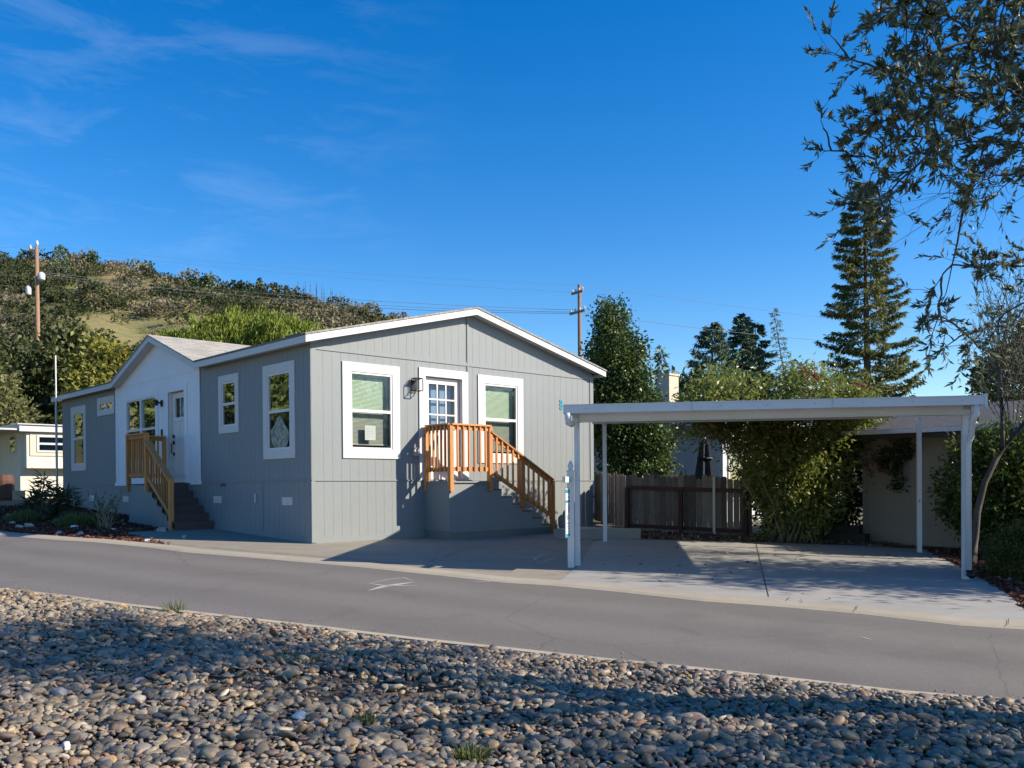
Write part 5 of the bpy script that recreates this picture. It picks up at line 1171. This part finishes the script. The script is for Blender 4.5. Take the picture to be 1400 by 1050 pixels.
# ------------------------------------------------------------------ rocks, stones, chips
def ico(sub):
    import bmesh
    bm = bmesh.new(); bmesh.ops.create_icosphere(bm, subdivisions=sub, radius=1); V = np.array([v.co[:] for v in bm.verts]); F = np.array([[v.index for v in f.verts] for f in bm.faces]); bm.free(); return V, F
IV1, IF1 = ico(2); IV2, IF2 = ico(3)
def rock(name, label, px, py, w, mat, cat='rock', group=None, flat=.65):
    p = G(px, py); V = IV2.copy(); ph = RNG.random(6)*6
    d = 1+.13*np.sin(V[:, 0]*3.1+ph[0])*np.sin(V[:, 1]*2.7+ph[1])+.10*np.sin(V[:, 2]*4.3+ph[2]+V[:, 0]*2)+.05*np.sin(V[:, 1]*8+ph[3])
    w = w*.72; V = V*d[:, None]*np.array([w/2, w/2*.75, w/2*flat]); a = RNG.random()*6.28
    Rz = np.array([[math.cos(a), -math.sin(a), 0], [math.sin(a), math.cos(a), 0], [0, 0, 1]]); V = V@Rz.T+p+UP*w*.22
    return tag(npmesh(name, V, IF2, mat, frame=T(p), smooth=True), label, cat, group)
for lab, px, py, w, m_ in (('round pale stone on the kerb at the end of the mulch bed', 201, 742, .2, 'whiterock'), ('white quartz rock in front of the wider low shrub', 102, 723, .22, 'whiterock'), ('flat grey rock at the foot of the side stairs post', 221, 728, .3, 'rock'),
                           ('small white rock left of the sparse shrub foot', 131, 727, .11, 'whiterock'), ('small pale rock under the sparse shrub', 142, 728, .13, 'rock'), ('pale rock right of the sparse shrub foot', 155, 725, .15, 'whiterock'),
                           ('long grey rock by the kerb below the wider shrub', 110, 733, .26, 'rock'), ('grey rock by the kerb between the two low shrubs', 81, 732, .26, 'rock'), ('flat pale rock below the rounded shrub', 40, 722, .3, 'rock'), ('dark rock at the bed edge by the left picture border', 17, 717, .2, 'rock'), ('upright pale rock at the left end of the bed', 12, 708, .24, 'rock'), ('flat rock on the kerb side below the rounded shrub', 26, 723, .24, 'rock'),
                           ('small pale rock on the driveway edge near the mulch corner', 252, 736, .2, 'rock'), ('small grey rock near the stairs skirting', 170, 719, .16, 'rock')):
    rock('garden_rock', lab, px, py, w, M[m_], group='rocks in the mulch bed')
rock('garden_rock', 'white rock on the dark mulch near the boxwood', 1381, 794, .13, M['whiterock'], group='rocks in the mulch bed')

def mound(p):   # height of the gravel above the road plane, from distance inside the kerb line
    return None
NEL = np.array([p[:2] for p in NE])
def kerb_dist(xy):
    best = np.full(len(xy), 1e9)
    for i in range(len(NEL)-1):
        a, b = NEL[i], NEL[i+1]; ab = b-a; t = np.clip(((xy-a)@ab)/(ab@ab), 0, 1); best = np.minimum(best, np.linalg.norm(xy-(a+t[:, None]*ab), axis=1))
    return best
def kerb_y(x): return np.interp(x, NEL[:, 0], NEL[:, 1])
def gheight(xy):
    d = kerb_dist(xy)-.15; h = .16*(1-np.exp(-np.maximum(d, 0)/.5))
    h += .035*np.sin(xy[:, 0]*1.3+.5)*np.sin(xy[:, 1]*1.7)+.02*np.sin(xy[:, 0]*3.1+xy[:, 1]*2.3)
    return gz(xy[:, 0], xy[:, 1]) + np.maximum(h*np.clip(d/.3, 0, 1), -.01) + .004
# soil under the stones
sxs = np.linspace(-11, 7, 80); rows = 26; SV = []
for x in sxs:
    yk = kerb_y(x)-.16
    for j in range(rows): y = 1.5+(yk-1.5)*j/(rows-1); SV.append((x, y))
SV = np.array(SV); zz = gheight(SV)-.02; idx = np.arange(len(SV)).reshape(80, rows)
fq = np.stack([idx[:-1, :-1], idx[1:, :-1], idx[1:, 1:], idx[:-1, 1:]], -1).reshape(-1, 4)
o = npmesh('gravel_bed', np.column_stack([SV, zz]), fq, M['soil'], smooth=True); o['kind'] = 'structure'
def stones():
    sp = .036; xs = np.arange(-9.5, 6.2, sp); ys = np.arange(3.2, 12.2, sp); X, Y = np.meshgrid(xs, ys); xy = np.stack([X.ravel(), Y.ravel()], -1)+RNG.uniform(-.5, .5, (X.size, 2))*sp
    px = xy[:, 0]/xy[:, 1]
    ok = (xy[:, 1] < kerb_y(xy[:, 0])-.17) & (px > -.78) & (px < .82)
    xy = xy[ok]; kd = kerb_dist(xy)
    bare = ((xy[:, 0]+1.25)/.8)**2+((xy[:, 1]-6.15)/.4)**2 < 1+.5*np.sin(xy[:, 0]*9)
    keep = RNG.random(len(xy)) < np.where(bare, .22, np.where(xy[:, 1] > 7.5, .8, .92)); xy = xy[keep]; n = len(xy)
    s = np.exp(RNG.normal(-3.95, .38, n)); s = np.clip(s, .009, .052)
    el = RNG.uniform(1.05, 1.55, n); fl = RNG.uniform(.34, .66, n)
    ax = np.stack([s*el, s, s*fl], -1)
    # rotation: yaw + small tilt
    a = RNG.random(n)*6.283; tx = RNG.normal(0, .35, n); ty = RNG.normal(0, .35, n)
    ca, sa, cx, sx, cy2, sy2 = np.cos(a), np.sin(a), np.cos(tx), np.sin(tx), np.cos(ty), np.sin(ty)
    Rz = np.zeros((n, 3, 3)); Rz[:, 0, 0] = ca; Rz[:, 0, 1] = -sa; Rz[:, 1, 0] = sa; Rz[:, 1, 1] = ca; Rz[:, 2, 2] = 1
    Rx = np.zeros((n, 3, 3)); Rx[:, 0, 0] = 1; Rx[:, 1, 1] = cx; Rx[:, 1, 2] = -sx; Rx[:, 2, 1] = sx; Rx[:, 2, 2] = cx
    Ry = np.zeros((n, 3, 3)); Ry[:, 0, 0] = cy2; Ry[:, 0, 2] = sy2; Ry[:, 1, 1] = 1; Ry[:, 2, 0] = -sy2; Ry[:, 2, 2] = cy2
    Rm = Rz@Rx@Ry; z = gheight(xy)+RNG.random(n)*.022-.004+s*.25
    pal = np.array([(.13, .135, .14), (.20, .205, .205), (.27, .27, .255), (.17, .18, .20), (.31, .275, .21), (.26, .20, .14), (.36, .33, .27), (.20, .12, .09), (.10, .098, .095), (.33, .24, .14), (.24, .19, .185), (.50, .48, .44), (.28, .16, .10)])
    pw = np.array([.13, .16, .13, .12, .10, .07, .07, .04, .08, .03, .04, .02, .015]); pw /= pw.sum()
    colr = (pal[RNG.choice(len(pal), n, p=pw)]*.78+.22*np.array([.225, .21, .18]))*RNG.uniform(.75, 1.2, (n, 1)); colr = np.column_stack([colr*np.array([1.06, .90, .70]), np.ones(n)])
    near = xy[:, 1] < 6.0
    allV, allF, allC = [], [], []; off = 0
    for sel, IV, IF in ((near, IV1, IF1), (~near, *ICO1)):
        m_ = sel.sum(); ph = RNG.random((m_, 4))*6.28
        base = np.broadcast_to(IV, (m_, *IV.shape))
        d = 1+.13*np.sin(base[:, :, 0]*2.3+ph[:, 0:1])*np.sin(base[:, :, 1]*2.6+ph[:, 1:2])+.11*np.sin(base[:, :, 2]*3+base[:, :, 0]*2+ph[:, 2:3])+.05*np.sin(base[:, :, 1]*5+ph[:, 3:4])
        v = base*d[:, :, None]*ax[sel][:, None, :]; v = np.einsum('nij,nkj->nki', Rm[sel], v); v[:, :, :2] += xy[sel][:, None, :]; v[:, :, 2] += z[sel][:, None]
        allV.append(v.reshape(-1, 3)); allF.append((IF[None]+(np.arange(m_)*len(IV))[:, None, None]).reshape(-1, 3)+off); allC.append(np.repeat(colr[sel], len(IV), axis=0)); off += m_*len(IV)
    # grit between the stones and a little spill over the kerb onto the road
    for n2, spill in ((16000, False), (160, True)):
        x = RNG.uniform(-8, 5.2, n2); yk = kerb_y(x)
        if spill: y = yk+.02+np.abs(RNG.normal(0, .22, n2)); zq = gz(x, y)+.006
        else: y = yk-.2-(yk-3.6)*RNG.random(n2); zq = gheight(np.stack([x, y], -1))+.006*RNG.random(n2)
        s2 = RNG.uniform(.004, .010, n2) if not spill else RNG.uniform(.003, .008, n2); IVg, IFg = ico(1)
        v = IVg[None]*(s2[:, None]*RNG.uniform(.6, 1.4, (n2, 3)))[:, None, :]; v = v + np.stack([x, y, zq], -1)[:, None, :]
        allV.append(v.reshape(-1, 3)); allF.append((IFg[None]+(np.arange(n2)*len(IVg))[:, None, None]).reshape(-1, 3)+off); cg = pal[RNG.choice(len(pal), n2, p=pw)]*1.1; allC.append(np.repeat(np.column_stack([cg*np.array([1.1, .92, .72]), np.ones(n2)]), len(IVg), axis=0)); off += n2*len(IVg)
    o = npmesh('gravel', np.concatenate(allV), np.concatenate(allF), M['stone'], smooth=True, col=np.concatenate(allC)); tag(o, 'grey, tan and brown rounded river stones covering the foreground bed', 'gravel', kind='stuff'); return n
ICO1 = ico(2)
ns = stones(); print('stones', ns)
def bigstone(lab, px, py, w, m_):
    r = ray(px, py); xy0 = G(px, py); p = xy0*.93; o = rock('river_stone', lab, px, py, w, M[m_], 'stone', 'larger stones in the gravel')
    q_ = xy0.copy()
    for _ in range(6):
        zz = gheight(np.array([q_[:2]]))[0]+.01; q_ = r*(zz/r[2])
    o.location = Vector([float(v) for v in q_])
bigstone('white quartz rock on the bare patch of the gravel', 410, 983, .12, 'whiterock'); bigstone('pale rock in the left shaded gravel', 190, 935, .12, 'rock'); bigstone('wide grey mossy rock in the left shaded gravel', 186, 962, .15, 'rock')
bigstone('grey rock left in the shaded gravel', 82, 953, .16, 'rock'); bigstone('pale blue-grey stone near the bottom left corner', 90, 1024, .10, 'whiterock')
def chips(name, poly, n, mat, L, W_, kind_label, cat):
    poly = np.array([p[:2] for p in poly]); lo, hi = poly.min(0), poly.max(0); pts = []
    while len(pts) < n:
        q_ = RNG.uniform(lo, hi, (4000, 2)); ins = np.zeros(len(q_), bool)
        for i in range(len(poly)):
            a, b = poly[i], poly[i-1]; c = ((a[1] > q_[:, 1]) != (b[1] > q_[:, 1])) & (q_[:, 0] < (b[0]-a[0])*(q_[:, 1]-a[1])/(b[1]-a[1]+1e-12)+a[0]); ins ^= c
        pts += list(q_[ins])
    xy = np.array(pts[:n]); P = np.column_stack([xy, gz(xy[:, 0], xy[:, 1])+.014+.03*RNG.random(n)]); D_ = RNG.normal(size=(n, 3))*[1, 1, .28]
    V, F, r = quad_leaves(P, D_, L*(.5+RNG.random(n)), W_*(.5+RNG.random(n))); o = npmesh(name, V, F, mat, rnd=r); tag(o, kind_label, cat, kind='stuff')
seg = [p for p in GB if (CR@p)/(CF@p)*FPX+700 < 236 and -14 < p[0] < -4]
chips('mulch_chips', [*seg, H(-2.0, 4.5, 0), H(-.98, 4.5, 0), H(-.98, 6.9, 0), H(-.02, 7.0, 0), H(-.02, 15.3, 0), H(-5, 15, 0)], 20000, M['l_chip'], .065, .03, 'red-brown bark chips in the left bed', 'mulch')
chips('mulch_chips', [G(1268, 754.5), G(1309, 775), G(1352, 798), G(1385, 818), G(1404, 838), np.array([9.5, 12, 0]), np.array([10.5, 16, 0]), G(1290, 751)], 9000, M['l_chip'], .08, .035, 'red-brown bark chips right of the carport slab', 'mulch')
chips('leaf_litter', [G(880, 737), G(1050, 742.5), G(1180, 746.5), G(1262, 752), G(1200, 742), np.array([6.4, 20.4, 0]), np.array([5.2, 20.8, 0]), np.array([3.0, 21.9, 0])], 5200, M['l_litter'], .08, .035, 'dry brown leaf litter along the back of the slab', 'leaf litter')
sheet_pts = [G(820, 760), G(1000, 742), G(1250, 755), G(1330, 790), G(1380, 830), G(1000, 818), G(830, 795)]
chips('fallen_leaves', sheet_pts, 70, M['l_litter'], .07, .03, 'scattered fallen leaves on the carport slab', 'leaves')
def tuft(label, px, py, wpx, n, L, mat='l_grass', onstone=True):
    r = ray(px, py); q_ = G(px, py)
    if onstone:
        for _ in range(6): zz = gheight(np.array([q_[:2]]))[0]; q_ = r*(zz/r[2])
    k = q_[1]/FPX; a = RNG.random(n)*6.28; rr = np.sqrt(RNG.random(n))*wpx*k/2
    P = np.column_stack([q_[0]+np.cos(a)*rr, q_[1]+np.sin(a)*rr, np.full(n, q_[2])]); D_ = np.column_stack([np.cos(a)*.5, np.sin(a)*.5, np.ones(n)])+RNG.normal(size=(n, 3))*.35
    V, F, r_ = quad_leaves(P, D_, L*(.5+RNG.random(n)), np.full(n, .006)); o = npmesh('grass_tuft', V, F, M[mat], frame=T(q_), rnd=r_); tag(o, label, 'grass', 'weeds in the gravel')
tuft('small green weed tuft among stones at the bottom centre', 645, 1040, 40, 260, .07); tuft('yellow-green weed beside the bare gravel patch', 500, 990, 26, 160, .06); tuft('mossy weed patch in shaded gravel at centre left', 400, 905, 80, 420, .05)
tuft('dry grass wisps on the near kerb at left', 236, 840, 16, 60, .14); tuft('second dry grass wisp clump at the near kerb', 247, 838, 8, 30, .12)
tuft('small green weed at the fence foot beside the slab', 1008, 738, 14, 120, .14, onstone=False); tuft('pale weed clump on the slab edge before the oleander', 1020, 741, 26, 120, .1, 'l_litter', False)

# ------------------------------------------------------------------ light, sky, render settings
SUN = np.array([.8414, -.1302, .5244]); el = math.asin(SUN[2]); rot = math.atan2(SUN[0], SUN[1])
ld = bpy.data.lights.new('sun', 'SUN'); ld.energy = 4.7; ld.angle = R_(.53); ld.color = (1, .89, .735)
so = bpy.data.objects.new('sun', ld); COL.objects.link(so); so.rotation_euler = Vector([float(-x) for x in SUN]).to_track_quat('-Z', 'Y').to_euler(); so.location = (40, -6, 25)
w = bpy.data.worlds.new('World'); SC.world = w; w.use_nodes = True; nt = w.node_tree; nn = nt.nodes; bg = nn['Background']
sky = nn.new('ShaderNodeTexSky'); sky.sky_type = 'NISHITA'; sky.sun_disc = False; sky.sun_elevation = el; sky.sun_rotation = rot
sky.air_density = 1.0; sky.dust_density = .35; sky.ozone_density = 3.0; sky.altitude = 200
hs = nn.new('ShaderNodeHueSaturation'); hs.inputs['Hue'].default_value = .507; hs.inputs['Saturation'].default_value = 1.43; hs.inputs['Value'].default_value = .92; nt.links.new(sky.outputs[0], hs.inputs['Color'])
# thin cirrus, laid out in sky directions
tc = nn.new('ShaderNodeTexCoord'); mp = nn.new('ShaderNodeMapping'); mp.inputs['Scale'].default_value = (2.2, 2.2, 9.); mp.inputs['Rotation'].default_value = (.12, .22, .3); nt.links.new(tc.outputs['Generated'], mp.inputs[0])
no = nn.new('ShaderNodeTexNoise'); no.inputs['Scale'].default_value = 3.6; no.inputs['Detail'].default_value = 8; no.inputs['Roughness'].default_value = .62; no.inputs['Distortion'].default_value = .5; nt.links.new(mp.outputs[0], no.inputs['Vector'])
cr_ = nn.new('ShaderNodeValToRGB'); cr_.color_ramp.elements[0].position = .48; cr_.color_ramp.elements[1].position = .78; nt.links.new(no.outputs['Fac'], cr_.inputs[0])
dot = nn.new('ShaderNodeVectorMath'); dot.operation = 'DOT_PRODUCT'; cdv = ray(90, 90); cdv = cdv/np.linalg.norm(cdv); dot.inputs[1].default_value = cdv; nt.links.new(tc.outputs['Generated'], dot.inputs[0])
mr = nn.new('ShaderNodeMapRange'); mr.inputs['From Min'].default_value = .93; mr.inputs['From Max'].default_value = .995; mr.inputs['To Max'].default_value = .07; nt.links.new(dot.outputs['Value'], mr.inputs['Value'])
mm = nn.new('ShaderNodeMath'); mm.operation = 'MULTIPLY'; nt.links.new(cr_.outputs[0], mm.inputs[0]); nt.links.new(mr.outputs[0], mm.inputs[1])
mx = nn.new('ShaderNodeMix'); mx.data_type = 'RGBA'; nt.links.new(mm.outputs[0], mx.inputs[0]); nt.links.new(hs.outputs[0], mx.inputs[6]); mx.inputs[7].default_value = (6.6, 7.2, 8.0, 1)
nt.links.new(mx.outputs[2], bg.inputs['Color']); bg.inputs['Strength'].default_value = .122
vs = SC.view_settings; SC.display_settings.display_device = 'sRGB'; vs.view_transform = 'Standard'; vs.look = 'None'; vs.exposure = 0.78; vs.gamma = 1; vs.use_curve_mapping = False
SC.cycles.max_bounces = 8; SC.cycles.transparent_max_bounces = 12; SC.cycles.caustics_reflective = False; SC.cycles.caustics_refractive = False; SC.cycles.use_denoising = True
